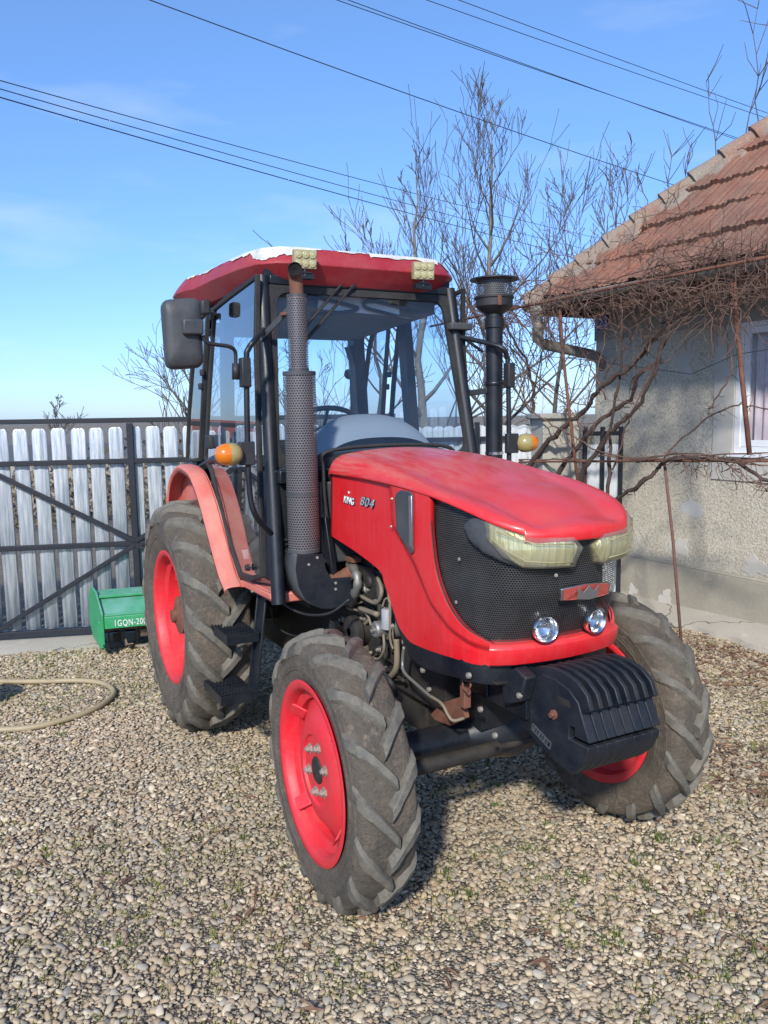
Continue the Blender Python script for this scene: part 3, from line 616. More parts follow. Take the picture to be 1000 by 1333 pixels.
m = MB(); m.span((-33, -16, 0), (-27, -6.0, 1.5)); m.build('wall', M['far_wall'], fh); m = MB(); m.prism([(-33.4, -16.4, 1.5), (-26.6, -16.4, 1.5), (-30, -16.4, 2.25)], (0, 10.6, 0)); m.build('roof', M['far_roof'], fh)

# ------------------------------------------------------------------ trees (bare)
def grow(mb, twigs, p, d, r, ln, lvl, rnd, spread, upb, segs=5, rmin=.004, ratio=.70, nk=(3, 5)):
    pts = [p.copy()]; rs = [r]; q = p.copy(); dd = d.copy()
    for i in range(segs):
        dd = (dd + Vector((rnd.gauss(0, .10), rnd.gauss(0, .10), rnd.gauss(0, .07)+upb*.05))).normalized(); q = q+dd*(ln/segs); pts.append(q.copy()); rs.append(max(rmin, r*(1-.72*(i+1)/segs)))
    (mb if lvl > 1 else twigs).tube(pts, rs, 6 if lvl > 3 else (4 if lvl > 1 else 3), cap=False)
    if lvl <= 0: return
    for k in range(rnd.randint(*nk)):
        t = rnd.uniform(.25, 1.0); i = min(int(t*segs), segs-1); b = pts[i].lerp(pts[i+1], t*segs-i); td = (pts[i+1]-pts[i]).normalized()
        ax = Vector((rnd.gauss(0, 1), rnd.gauss(0, 1), rnd.gauss(0, 1))); ax = (ax-td*ax.dot(td)).normalized()
        nd = (td*math.cos(spread)+ax*math.sin(spread*rnd.uniform(.7, 1.3))+Vector((0, 0, upb*.28))).normalized()
        grow(mb, twigs, b, nd, rs[i]*.62, ln*ratio*rnd.uniform(.7, 1.15), lvl-1, rnd, spread, upb, segs, rmin, ratio, nk)
def tree(base, height, seed, label, mat, lean=(0, 0), r=.07, n1=16, spread=.55, upb=1., first=.25, lb=.42, lvl=3, kind='bare_tree', nk=(2, 4), wob=.05, rmin=.006):
    rnd = random.Random(seed); t = empty(kind, base, label=label, cat='tree', group=None)
    tr = MB(); tw = MB(); pts = []; rs = []; n_ = 14; p = Vector(base)
    for i in range(n_+1):
        f = i/n_; pts.append(Vector(base)+Vector((lean[0]*f+rnd.gauss(0, wob)*(i > 0), lean[1]*f+rnd.gauss(0, wob)*(i > 0), height*f))); rs.append(max(rmin, r*(1-f)**.8))
    tr.tube(pts, rs, 8, cap=False); trunk = tr.build('trunk', mat, t, smooth=True)
    br = MB()
    for k in range(n1):
        f = first+(1-first)*(k+rnd.random()*.6)/n1; i = min(int(f*n_), n_-1); b = pts[i].lerp(pts[i+1], f*n_-i); a = k*2.4+rnd.uniform(-.4, .4)
        el = .55+.5*f; d_ = Vector((math.cos(a)*math.cos(el), math.sin(a)*math.cos(el), math.sin(el)))
        grow(br, tw, b, d_, max(rmin, rs[i]*.55), height*lb*(1.12-f)*rnd.uniform(.8, 1.2), lvl, rnd, spread, upb, nk=nk, rmin=rmin)
    br.add(tw.v, tw.f); br.build('crown', M['twig'], t, smooth=True)
    return t
def groundat(px, dist):
    d_ = ray(px, 560); d_.z = 0; d_.normalize(); return Vector((CAM.x, CAM.y, 0))+d_*dist
def hgt(py, dist): return 1.8+(541-py)/FPX*dist
tree(groundat(637, 13), hgt(178, 13), 11, 'tallest bare tree behind the fence with thin upright pale trunk', M['bark'], (.05, 0), .075, 21, .48, 1., .20, .38, 3, rmin=.0045, wob=.02, nk=(2, 4))
tree(groundat(556, 12), hgt(245, 12), 5, 'bare forked tree seen through the cab windscreen', M['bark'], (-.15, -.1), .09, 14, .50, .9, .2, .36, 3, rmin=.0045, nk=(2, 3))
tree(groundat(600, 16), hgt(330, 16), 15, 'lower bare tree between the two pale trunks', M['bark'], (.1, .1), .05, 8, .55, .9, .1, .40, 3, rmin=.006, nk=(2, 3))
tree(groundat(505, 14), hgt(310, 14), 24, 'dark spreading bare tree rising above the cab roof', M['bark_dark'], (-.1, -.2), .06, 11, .55, .8, .3, .34, 3, rmin=.0055, nk=(2, 3))
tree(groundat(262, 15), hgt(450, 15), 38, 'bare tree beyond the gate left of the cab', M['bark_dark'], (-.25, -.1), .08, 14, .55, .5, .12, .60, 3, rmin=.005, nk=(2, 4))
tree(groundat(395, 18), hgt(460, 18), 71, 'small bare tree beyond the gate behind the cab door', M['bark_dark'], (0, 0), .06, 9, .6, .6, .1, .6, 3, rmin=.006, nk=(2, 3))
tree(groundat(720, 17), hgt(290, 17), 41, 'bushy bare tree behind the pillar beside the house', M['bark_dark'], (.3, .1), .06, 16, .6, .9, .08, .50, 3, rmin=.006, nk=(2, 3))
tree(groundat(800, 20), hgt(250, 20), 43, 'thin bare tree whose twigs rise over the roof hip', M['bark_dark'], (0, 0), .06, 12, .5, 1., .3, .4, 2, rmin=.008)
tree(groundat(75, 30), hgt(515, 30), 77, 'tiny distant bare tree above the left gate', M['bark_dark'], (0, 0), .04, 9, .5, .8, .3, .4, 2, rmin=.01)

# ------------------------------------------------------------------ overhead cables
def cable(p0, p1, d0, d1, sag, r, label, n=24):
    a = CAM+ray(*p0).normalized()*d0; b = CAM+ray(*p1).normalized()*d1; c0 = a+(a-b)*.35; c1 = b+(b-a)*.35; m = MB()
    pts = [c0.lerp(c1, i/n)-V(0, 0, sag*4*(i/n)*(1-i/n)*1.0) for i in range(n+1)]
    m.tube(pts, r, 5); o = m.build('overhead_cable', M['cable'], smooth=True); tag(o, label, 'cable', 'overhead cables crossing the sky')
cable((205, -6), (880, 236), 14, 22, .15, .008, 'single dark cable crossing the sky over the bare tree top')
cable((430, -6), (955, 176), 16, 24, .05, .007, 'upper of the close cable pair running to the roof ridge')
cable((445, -6), (960, 180), 16.1, 24.1, .05, .007, 'lower of the close cable pair running to the roof ridge')
cable((550, -4), (1000, 153), 15, 21, .03, .006, 'thin cable crossing the upper right sky below the topmost one')
cable((592, -4), (1000, 146), 15, 21, .03, .006, 'topmost thin cable in the upper right corner of the sky')
cable((0, 90), (760, 300), 15, 34, .25, .008, 'topmost of the sagging cables left of the cab roof')
cable((0, 101), (760, 318), 15, 34, .25, .008, 'middle of the sagging cables left of the cab roof')
cable((0, 112), (760, 330), 15, 34, .25, .010, 'lowest of the sagging cables left of the cab roof')

# ------------------------------------------------------------------ vines and trellis
YT = 2.79
def pl(pts, y=YT, jit=0., rnd=random):
    return [at(px, py, 1, y+(rnd.uniform(-jit, jit) if jit else 0)) for px, py in pts]
def smooth_path(P, k=4, wob=.0, rnd=random):
    o = []
    for i in range(len(P)-1):
        p0 = P[max(i-1, 0)]; p1 = P[i]; p2 = P[i+1]; p3 = P[min(i+2, len(P)-1)]
        for j in range(k):
            t = j/k; q = .5*((2*p1)+(p2-p0)*t+(2*p0-5*p1+4*p2-p3)*t*t+(3*p1-p0-3*p2+p3)*t*t*t)
            o.append(q+Vector((rnd.gauss(0, wob), rnd.gauss(0, wob), rnd.gauss(0, wob))) if wob else q)
    o.append(P[-1]); return o
tz = empty('trellis', (.5, 2.79, 0), label='rusty iron vine trellis standing before the house', cat='trellis')
def rod(name, pts, r, y=YT, mat='rebar', k=1):
    m = MB(); P = pl(pts, y); m.tube(smooth_path(P, 3) if k > 1 else P, r, 8); return m.build(name, M[mat], tz, smooth=True)
rod('post', [(865, 600), (876, 700), (889, 860)], .011, mat='rebar')
rod('post', [(955, 368), (966, 490), (976, 592)], .016, YT-.02, mat='rust')
rod('post', [(729, 402), (734, 470), (744, 560), (752, 625)], .013, YT, mat='rust')
rod('rail', [(600, 604), (700, 601), (865, 600), (1120, 600)], .009, mat='rust')
rod('rail', [(560, 425), (690, 397), (860, 362), (1150, 305)], .012, 2.72, mat='rust')
rod('wire', [(600, 455), (760, 468), (900, 487), (960, 461), (1100, 440)], .003, 2.85, mat='cable')
def spurs(mb, P, rnd, n, l=.05, r=.003):
    for _ in range(n):
        i = rnd.randrange(len(P)-1); b = P[i].lerp(P[i+1], rnd.random()); d_ = Vector((rnd.gauss(0, 1), rnd.gauss(0, .6), rnd.gauss(0, 1))).normalized(); ll = l*rnd.uniform(.4, 1.6)
        mb.tube([b, b+d_*ll*.5+V(0, 0, rnd.gauss(0, .01)), b+d_*ll+V(rnd.gauss(0, .012), 0, rnd.gauss(0, .012))], [r, r*.8, r*.5], 4, cap=False)
def vine(label, base, trunks, canes, seed, tangle):
    rnd = random.Random(seed); v = empty('grape_vine', base, label=label, cat='vine'); t = MB()
    for pts, r0, r1, y in trunks:
        P = smooth_path(pl(pts, y, .04, rnd), 5, .007, rnd); rs = [(r0+(r1-r0)*i/(len(P)-1))*rnd.uniform(.78, 1.25) for i in range(len(P))]; t.tube(P, rs, 7); spurs(t, P, rnd, 16, .05, .005)
    t.build('trunk', M['vine_old'], v, smooth=True); c = MB()
    for pts, r, y in canes:
        P = smooth_path(pl(pts, y, .05, rnd), 5, .005, rnd); c.tube(P, [r*rnd.uniform(.85, 1.15)*(1-.4*i/len(P)) for i in range(len(P))], 5); spurs(c, P, rnd, 18, .07, .0028)
    for (a, b, yr, n, lr, dr, zz) in tangle:      # random thin canes between two pixels on a plane
        for _ in range(n):
            f = rnd.random(); px = a[0]+(b[0]-a[0])*f; py = a[1]+(b[1]-a[1])*f+rnd.gauss(0, zz); p = at(px, py, 1, rnd.uniform(*yr)); l = rnd.uniform(*lr)
            d_ = Vector((rnd.gauss(0, 1), rnd.gauss(0, .35), rnd.gauss(dr, .55))).normalized(); P = [p]
            for i in range(7): d_ = (d_+Vector((rnd.gauss(0, .28), rnd.gauss(0, .18), rnd.gauss(0, .25)-.05))).normalized(); P.append(P[-1]+d_*l/7)
            c.tube(P, [.0045*(1-.09*i)*rnd.uniform(.6, 1.1) for i in range(8)], 4, cap=False)
            if rnd.random() < .7: spurs(c, P, rnd, 3, .08, .002)
    c.build('cane', M['cane'], v, smooth=True); return v
vine('old vine with thick dark stems fanning up beside the number plate', (-.3, 2.8, 0),
     [([(660, 660), (696, 598), (730, 560), (764, 530), (781, 506), (818, 479), (846, 448), (883, 407)], .026, .012, 2.80),
      ([(700, 670), (730, 611), (750, 584), (785, 545), (818, 520), (832, 489), (856, 468), (876, 417)], .024, .012, 2.86),
      ([(752, 670), (756, 623), (770, 598), (795, 564), (812, 547), (829, 530), (852, 485), (873, 424)], .024, .012, 2.74),
      ([(690, 600), (693, 557), (694, 509), (686, 475), (669, 441), (650, 405)], .018, .010, 2.95),
      ([(791, 690), (791, 645), (795, 570), (801, 516), (810, 465), (810, 400)], .016, .008, 2.82)],
     [([(798, 611), (815, 557), (826, 530), (850, 480), (872, 425), (880, 395)], .008, 2.78), ([(845, 460), (846, 430), (848, 395)], .009, 2.76),
      ([(640, 440), (672, 492), (689, 530), (720, 553), (750, 570), (778, 587), (832, 598), (900, 598), (1010, 606)], .008, 2.74),
      ([(600, 470), (650, 478), (700, 500), (735, 525), (760, 560)], .006, 2.85), ([(620, 420), (668, 455), (700, 490), (738, 520), (775, 530)], .007, 2.9),
      ([(660, 400), (700, 445), (730, 500), (735, 540)], .006, 2.8), ([(590, 395), (640, 415), (690, 480), (745, 520)], .006, 2.9),
      ([(790, 520), (770, 480), (752, 440), (745, 400)], .006, 2.8), ([(780, 508), (800, 470), (825, 440), (835, 400)], .006, 2.85), ([(764, 530), (780, 470), (790, 430), (796, 390)], .006, 2.78),
      ([(640, 560), (655, 500), (665, 450), (655, 410)], .006, 2.9), ([(820, 480), (850, 440), (900, 415), (1000, 385)], .008, 2.8)],
     51, [((590, 405), (1010, 370), (2.5, 3.0), 330, (.15, .55), .0, 15), ((570, 390), (720, 415), (2.6, 3.0), 110, (.12, .5), -.1, 20), ((610, 430), (760, 590), (2.7, 3.1), 75, (.15, .55), .3, 42),
          ((720, 500), (860, 470), (2.7, 2.9), 50, (.12, .5), .4, 45), ((730, 340), (860, 300), (2.95, 3.1), 10, (.3, .65), 1.6, 12), ((900, 395), (1010, 370), (2.6, 2.9), 45, (.2, .5), -.5, 15)])
vine('low vine trained along the trellis rail below the window', (.3, 2.75, 0),
     [([(780, 690), (800, 653), (830, 632), (851, 616), (862, 604)], .020, .014, 2.79), ([(862, 602), (900, 596), (940, 598), (975, 612), (1010, 632), (1080, 650)], .015, .010, 2.74)],
     [([(860, 604), (884, 575), (920, 545), (950, 530), (980, 528), (1040, 545)], .007, 2.79), ([(640, 600), (720, 598), (800, 600), (865, 596), (940, 592), (1020, 588)], .008, 2.77), ([(780, 594), (840, 595), (900, 590), (960, 598), (1020, 590)], .007, 2.82),
      ([(923, 535), (945, 500), (953, 475), (945, 440), (930, 415)], .006, 2.79), ([(940, 600), (960, 614), (1000, 640)], .006, 2.7), ([(830, 600), (880, 592), (930, 598), (1000, 606)], .007, 2.72)],
     57, [((880, 598), (1010, 625), (2.65, 2.8), 26, (.05, .22), -.2, 5)])
vine('leafless climber hanging along the gutter above the window', (.9, 2.85, 0),
     [([(860, 420), (920, 395), (1000, 372), (1100, 340)], .012, .010, 2.82)], [([(700, 395), (780, 370), (860, 345), (940, 335), (1010, 320)], .006, 2.9), ([(712, 480), (716, 400), (716, 330), (714, 240)], .004, 2.93)],
     63, [((840, 355), (1010, 330), (2.8, 3.0), 120, (.15, .5), .0, 12), ((760, 345), (900, 270), (3.0, 3.3), 22, (.15, .4), 1.2, 12)])
rnd = random.Random(9); tw = MB()
for px, py, h in ((930, 215, .6), (965, 190, .7), (985, 178, .8), (870, 260, .5), (815, 290, .5), (800, 300, .6), (895, 240, .35), (845, 275, .4)):
    b = at(px, py+10, 1, 5.4); d_ = V(rnd.gauss(0, .15), 0, 1).normalized(); P = [b+d_*h*1.6*i/6+V(rnd.gauss(0, .03), 0, 0) for i in range(7)]; tw.tube(P, [.008*(1-.1*i) for i in range(7)], 4)
    for k in range(7):
        q = P[rnd.randint(2, 6)]; d2 = V(rnd.gauss(0, .6), rnd.gauss(0, .4), .7).normalized(); tw.tube([q, q+d2*h*.35, q+d2*h*.6+V(rnd.gauss(0, .04), 0, .03)], [.005, .004, .003], 3, cap=False)
tag(tw.build('shrub', M['bark_dark']), 'bare upright shoots showing above the roof hip', 'shrub')

# ------------------------------------------------------------------ hose, tub, tiller
hp = [(-160, 885), (-60, 884), (0, 887), (55, 887), (105, 886), (135, 890), (148, 900), (140, 912), (118, 925), (80, 938), (40, 947), (0, 950), (-60, 952), (-160, 950)]
m = MB(); P = smooth_path([at(a, b, 2, .036) for a, b in hp], 6); m.tube(P, .017, 12); tag(m.build('garden_hose', M['hose'], smooth=True), 'beige rubber hose looped on the gravel at left', 'hose')
tb = at(-26, 925, 2, 0); m = MB(); m.lathe([(0, .005), (.13, .005), (.16, .17), (.165, .18), (.15, .18), (.125, .02), (0, .02)], (tb.x-.05, tb.y-.06, .015), (0, 0, 1), 28); tag(m.build('bucket', M['grey_tub'], auto=40), 'grey bucket at the left edge inside the hose loop', 'bucket')
TX = at(190, 850, 2, 0); ti = empty('rotary_tiller', (-1.75, -.35, 0), label='green rotary tiller parked behind the rear tyre', cat='tiller')
a = at(126, 812, 2, .30); yL = -.93
def ty(y): return -1.62+(y+.93)*.16     # runs nearly square to the tractor
m = MB()
def tp(x, y, z): return Vector((ty(y)+x, y, z))
prof = [(0.0, .32), (0.0, .245), (.02, .235), (.02, .33), (-.22, .445), (-.46, .45), (-.60, .30), (-.59, .29), (-.45, .43), (-.23, .43)]
prof = [(.02, .335), (.02, .245), (.005, .245), (.005, .325), (-.22, .425), (-.45, .43), (-.60, .30), (-.62, .30), (-.46, .452), (-.22, .447)]
m.prism([tp(x, -.93, z) for x, z in prof], tp(0, .95, 0)-tp(0, -.93, 0)); hoodt = m.build('hood', M['green'], ti, bevel=.003)
m = MB(); m.prism([tp(x, -.93, z) for x, z in ((.03, .36), (.03, .13), (-.05, .07), (-.5, .07), (-.64, .2), (-.62, .36), (-.46, .49), (-.22, .485))], (0, -.014, 0)); sp_ = m.build('side_plate', M['green'], ti, bevel=.002)
m = MB(); m.bar(tp(.005, -.92, .345), tp(.005, .95, .345), .03, .012); m.bar(tp(-.2, -.92, .452), tp(-.2, .95, .452), .05, .02); m.bar(tp(.0, -.95, .10), tp(.0, -.95, .3), .03, .02); m.build('stiffener', M['green'], ti, bevel=.002)
m = MB(); m.cyl(tp(-.28, -.92, .2), tp(-.28, .95, .2), .045, 12)
rnd = random.Random(4)
for i in range(17):
    y = -.86+i*.105
    for k in range(4):
        a_ = k*math.pi/2+i*.6; c_ = tp(-.28, y, .2); d1 = V(math.cos(a_), 0, math.sin(a_)); d2 = V(-math.sin(a_), 0, math.cos(a_))
        if (c_+d1*.2).z < .0: pass
        Lm = .19; pp = [c_+d2*.02, c_+d1*Lm*.6+d2*.025, c_+d1*Lm+d2*.07, c_+d1*Lm*.95+d2*.0, c_+d1*Lm*.5-d2*.02]; m.prism(pp, (0, .008, 0)); m.prism([c_+d1*Lm+d2*.07, c_+d1*Lm*.95, c_+d1*Lm*.95+V(0, .05*(1 if k % 2 else -1), 0), c_+d1*Lm+d2*.07+V(0, .05*(1 if k % 2 else -1), 0)], d1*.008)
m.build('tine_rotor', M['mud'], ti)
tl = text_mesh('lettering', '1GQN-200', M['white_text'], tp(.024, -.86, .262), tp(0, 1, 0)-tp(0, 0, 0), (0, 0, 1), .066, .003, ti, .225)
# ------------------------------------------------------------------ tractor
T = empty('tractor', (1.0, 0, 0), label='red farm tractor with black cab frame standing on the gravel yard', cat='tractor')
def interp(x, tab):
    if x <= tab[0][0]: return tab[0][1]
    for (a, b), (c, d) in zip(tab, tab[1:]):
        if x <= c: return b+(d-b)*(x-a)/(c-a)
    return tab[-1][1]
def sub(o, parent):      # o was built with parent=None
    o.parent = parent; return o
def uvset(o, f):
    me = o.data; uv = me.uv_layers.new(name='UVMap'); 
    for l in me.loops: uv.data[l.index].uv = f(l.vertex_index, me.vertices[l.vertex_index].co)
# ---- wheels
def tyre_profile(Rr, hw, rb):
    H_ = Rr-rb
    half = [(hw*.80, rb), (hw*.93, rb+H_*.10), (hw*1.03, rb+H_*.30), (hw*1.06, rb+H_*.48), (hw*1.03, rb+H_*.64), (hw*.96, rb+H_*.76), (hw*.82, rb+H_*.835), (hw*.5, rb+H_*.865), (0, rb+H_*.875)]
    return half
def wheel(name, Rr, hw, rb, nl, lead, lugw, rear=False, base=None, parent=None, kf=.86):
    wname = name; W = empty(wname, (0, 0, 0), off=False); half = tyre_profile(Rr, hw, rb)
    # tyre carcass: outer side is -Y
    prof = [(r, -y) for y, r in half] + [(r, y) for y, r in half[::-1][1:]]
    m = MB(); m.lathe([(r*1., h) for r, h in prof], (0, 0, 0), (0, 1, 0), 96); ty_ = m.build('tyre', M['tyre'], None, smooth=True); ty_.parent = W
    for v in ty_.data.vertices:       # slight unevenness of worn rubber
        a = math.atan2(v.co.z, v.co.x); v.co *= 1+.0018*math.sin(a*5+v.co.y*9)
    m = MB()
    for k_, w3 in ((2.15, .0030), (2.5, .0016), (3.35, .0016), (3.6, .003)):
        i_ = int(k_); t_ = k_-i_; y_ = half[i_][0]*(1-t_)+half[i_+1][0]*t_; r_ = half[i_][1]*(1-t_)+half[i_+1][1]*t_
        for s_ in (-1, 1): m.lathe([(r_-.004, s_*(y_-.001)), (r_-.002, s_*(y_+w3)), (r_+.002, s_*(y_+w3)), (r_+.004, s_*(y_-.001))], (0, 0, 0), (0, 1, 0), 96)
    o = m.build('sidewall_ribs', M['tyre'], None, auto=40); o.parent = ty_
    # lugs
    P = [Vector((y, r, 0)) for y, r in half[2:]]; L_ = [0]
    for a, b in zip(P, P[1:]): L_.append(L_[-1]+(b-a).length)
    def prof_at(d):
        if d >= L_[-1]: e = d-L_[-1]; return -e, half[-1][1], 0, 1
        for i in range(len(P)-1):
            if d <= L_[i+1]:
                t = (d-L_[i])/(L_[i+1]-L_[i]); q = P[i].lerp(P[i+1], t); tg = (P[i+1]-P[i]).normalized(); return q.x, q.y, tg.y, -tg.x
    m = MB(); tot = L_[-1]+hw*.13; d0 = L_[2]*.9; pitch = 2*math.pi/nl; rl = random.Random(4)
    for side in (-1, 1):
        for k in range(nl):
            ph = k*pitch+(pitch/2 if side > 0 else 0); rows = []
            n_ = 12
            for i in range(n_+1):
                t = i/n_; d = d0+(tot-d0)*t; y, r, ny, nr = prof_at(d)
                ny = abs(ny); nr = abs(nr); q = math.hypot(ny, nr) or 1; ny /= q; nr /= q
                s_ = max(0, (d-d0)/(tot-d0)); phase = ph - lead*(s_**1.15)
                # lug tops lie on a cylinder of radius Rr, less at the shoulder end
                hh = min(.036 if rear else .031, (.008+.17*(d-d0))) ; hh = max(hh, .004)
                if d > L_[5]: hh = max(hh, Rr-r-.004*abs(y/hw)**2)*1.0
                if i == n_: hh *= .92
                wt_ = lugw*(1.25-.35*s_)/2; wb_ = wt_*1.5+.004
                yy = y; 
                def pt(da, off): 
                    rr_ = r+nr*off; return (rr_*math.cos(phase+da/r), side*(yy+ny*off), rr_*math.sin(phase+da/r))
                e_ = .0015*rl.uniform(-1, 1)
                rows.append([pt(-wb_, -.008), pt(-wt_, hh-.004), pt(-wt_+.006, hh+e_), pt(wt_-.006, hh+e_), pt(wt_, hh-.004), pt(wb_, -.008)])
            b = len(m.v); m.grid(rows); m.add(rows[0], [(0, 1, 2, 3, 4, 5)]); m.add(rows[-1], [(5, 4, 3, 2, 1, 0)])
    lg = m.build('tread_lugs', M['lug'], None, auto=32); lg.parent = ty_
    # rim
    w_ = hw*kf; m = MB()
    m.lathe([(rb+.004, -w_*.90), (rb+.018, -w_*.985), (rb+.022, -w_*1.0), (rb+.016, -w_*1.02), (rb-.004, -w_*1.0), (rb-.014, -w_*.92), (rb-.02, -w_*.60), (rb-.05, -w_*.50), (rb-.055, -w_*.05), (rb-.055, w_*.3), (rb-.02, w_*.45), (rb-.012, w_*.9), (rb+.02, w_)], (0, 0, 0), (0, 1, 0), 96)
    rm = m.build('rim', M['rim_red'], None, smooth=True, solid=.006, auto=45); rm.parent = W
    m = MB()
    dd = -.030 if not rear else w_*.10
    rows = []; nn = 96
    for r, h, amp in ((rb-.056, dd+.0, .0), (rb-.075, dd-.005, .0), (rb*.74, dd-.010, 0), (rb*.62, dd-.035, 0), (rb*.50, dd-.050, 0), (rb*.42, dd-.050, 0), (rb*.40, dd-.040, 0), (rb*.17, dd-.040, 0), (.035, dd-.040, 0)):
        rows.append([((r)*math.cos(2*math.pi*j/nn), h+(.008*math.cos(4*2*math.pi*j/nn) if r > rb*.7 else 0), r*math.sin(2*math.pi*j/nn)) for j in range(nn)])
    m.grid(rows, closed=True); ds = m.build('wheel_disc', M['rim_red'], None, auto=50, solid=.008); ds.parent = W
    for k in range(4):
        m = MB(); a = math.pi/4+k*math.pi/2+.25; c = V(math.cos(a), 0, math.sin(a)); t_ = V(-math.sin(a), 0, math.cos(a)); o_ = c*(rb-.085)
        m.prism([o_-t_*.03+V(0, dd-.012, 0), o_+t_*.03+V(0, dd-.012, 0), o_+t_*.025+c*.045+V(0, dd-.055, 0), o_-t_*.025+c*.045+V(0, dd-.055, 0)], (0, -.012, 0))
        tb_ = m.build('rim_bracket', M['rim_red'], None, bevel=.003); tb_.parent = W
    if not rear:
        for k in range(6):
            a = k*math.pi/3+.52; r_ = .088; m = MB(); c = V(r_*math.cos(a), dd-.040, r_*math.sin(a)); m.lathe([(0, 0), (.020, 0), (.020, -.005), (.0125, -.005), (.0135, -.014), (.008, -.017), (.008, -.022), (0, -.022)], c, (0, 1, 0), 6); o = m.build('wheel_bolt', M['bolt'], None, auto=30); o.parent = W
        m = MB(); m.lathe([(.036, dd-.030), (.050, dd-.043), (.046, dd-.046), (.030, dd-.044), (0, dd-.040)], (0, 0, 0), (0, 1, 0), 24); o = m.build('hub_cap', M['dark_grime'], None, smooth=True); o.parent = W
    else:
        m = MB(); m.cyl((0, dd-.03, 0), (0, -w_*.86, 0), .032, 18); m.lathe([(.0, -w_*.88), (.038, -w_*.88), (.038, -w_*.7), (.034, -w_*.7)], (0, 0, 0), (0, 1, 0), 18); m.lathe([(.1, dd-.045), (.11, dd-.10), (.05, dd-.12), (.03, dd-.12)], (0, 0, 0), (0, 1, 0), 24)
        o = m.build('axle_end', M['rust'], None, auto=40); o.parent = W
    return W
def place(W, parent, loc, rot): W.parent = parent; W.location = Vector(loc)-Vector(parent['_o']); W.rotation_euler = rot
def dup_tree(o, parent=None):
    c = o.copy(); COL.objects.link(c); c.parent = parent
    for ch in list(o.children): dup_tree(ch, c)
    return c
FRr, RRr = .497, .660
fw = wheel('front_wheel', FRr, .101, .308, 16, .34, .042, kf=1.02); rw = wheel('rear_wheel', RRr, .160, .360, 18, .38, .054, rear=True, kf=.90)
fl = dup_tree(fw); rl_ = dup_tree(rw)
D1, D2 = R(-2.0), R(1.5)
place(fw, T, (1.975, -.663, FRr+.028), (0, R(10), D1)); place(fl, T, (1.975, .663, FRr+.026), (0, R(23), D2+math.pi))
place(rw, T, (0, -.660, RRr+.014), (0, R(5), 0)); place(rl_, T, (0, .660, RRr+.014), (0, R(31), math.pi))
# the left wheels are turned round by pi: mirror their lugs so that the tread still points forward
def mirror_mesh(o):
    for ch in [o]+list(o.children_recursive):
        if ch.type == 'MESH' and ('lug' in ch.name or 'tyre' in ch.name):
            me = ch.data.copy(); 
            for v in me.vertices: v.co.x = -v.co.x
            me.flip_normals(); ch.data = me
mirror_mesh(fl); mirror_mesh(rl_)
# ---- hood skin
XC = [(.90, 2.43), (.95, 2.44), (1.03, 2.455), (1.2, 2.53), (1.36, 2.55), (1.45, 2.535), (1.55, 2.47)]
FY = [(0, 0), (.07, .005), (.13, .018), (.2, .045), (.25, .085), (.28, .13), (.305, .19), (.32, .27), (.330, .37), (.335, .46)]
YS = .335
def xs(y, z): 
    k = interp(z, [(1.0, .55), (1.25, 1.)]); return interp(z, XC)-interp(abs(y), FY)*k
def skin_hit(px, py, out=0.):
    d = ray(px, py); lo = None; t = 1.5
    while t < 6:
        p = CAM+d*t
        if abs(p.y) < YS+out and p.x < xs(p.y, p.z)+out: break
        t += .01
    a, b = t-.01, t
    for _ in range(20):
        c = (a+b)/2; p = CAM+d*c
        if abs(p.y) < YS+out and p.x < xs(p.y, p.z)+out: b = c
        else: a = c
    return CAM+d*b
def ysk(x, z):      # y (right side, negative) of the skin
    if x <= xs(YS, z): return -YS
    a, b = 0., YS
    for _ in range(24):
        c = (a+b)/2
        if xs(c, z) > x: a = c
        else: b = c
    return -a
def skn(x, y, z):      # outward normal in plan
    if abs(y) >= YS-1e-3: return V(0, -1, 0)
    e = .01; dx = xs(abs(y)+e, z)-xs(max(0, abs(y)-e), z); n = V(e*2, dx, 0).normalized(); return V(n.x, -abs(n.y) if y < 0 else abs(n.y), 0)
CRE = [(1.80, 1.62), (1.825, 1.50), (1.835, 1.373), (1.993, 1.25), (2.117, 1.115), (2.234, 1.045), (2.34, 1.01), (2.45, .99)]
def crease(x, z):
    best = 9; sg = 1
    for (a, b), (c, d) in zip(CRE, CRE[1:]):
        dx, dz = c-a, d-b; t = max(0, min(1, ((x-a)*dx+(z-b)*dz)/(dx*dx+dz*dz))); ex, ez = x-a-dx*t, z-b-dz*t; q = math.hypot(ex, ez)
        if q < best: best = q; sg = 1 if (dx*(z-b)-dz*(x-a)) > 0 else -1
    s = best*sg; t = max(0, min(1, (s+.004)/.030)); return t*t*(3-2*t)
PAIRS = [((430,617),(429,697)), ((460,622),(460,717)), ((490,628),(492,742)), ((520,634),(499,759)), ((545,641),(505,776)), ((562,646),(510,792)), ((564,690),(517,813)), ((570,740),(524,826)), ((583,780),(533,836)), ((600,808),(555,846)), ((622,827),(589,857)), ((652,842),(650,868))]
def catrow(P, k=5): return smooth_path(P, k)
top = catrow([skin_hit(*a) for a, b in PAIRS], 6); bot = catrow([skin_hit(*b) for a, b in PAIRS], 6)
rows = []
for a, b in zip(top, bot):
    row = []
    for j in range(29):
        p = a.lerp(b, j/28); y = ysk(p.x, p.z); n = skn(p.x, y, p.z); q = V(p.x, y, p.z)+n*(.018*crease(p.x, p.z)-.004)
        if j == 0: q = q
        row.append(q)
    row = [row[0]-V(0, -1, 0)*.02+V(-.012,0,0)*0] + row + [row[-1]+V(-.0, .022, .004)]
    rows.append(row)
m = MB(); m.grid(rows); sidem = m; sp1 = m.build('side_panel', M['hood_red'], T, auto=50, solid=.004)
sp2 = m.mirror().build('side_panel', M['hood_red'], T, auto=50, solid=.004)
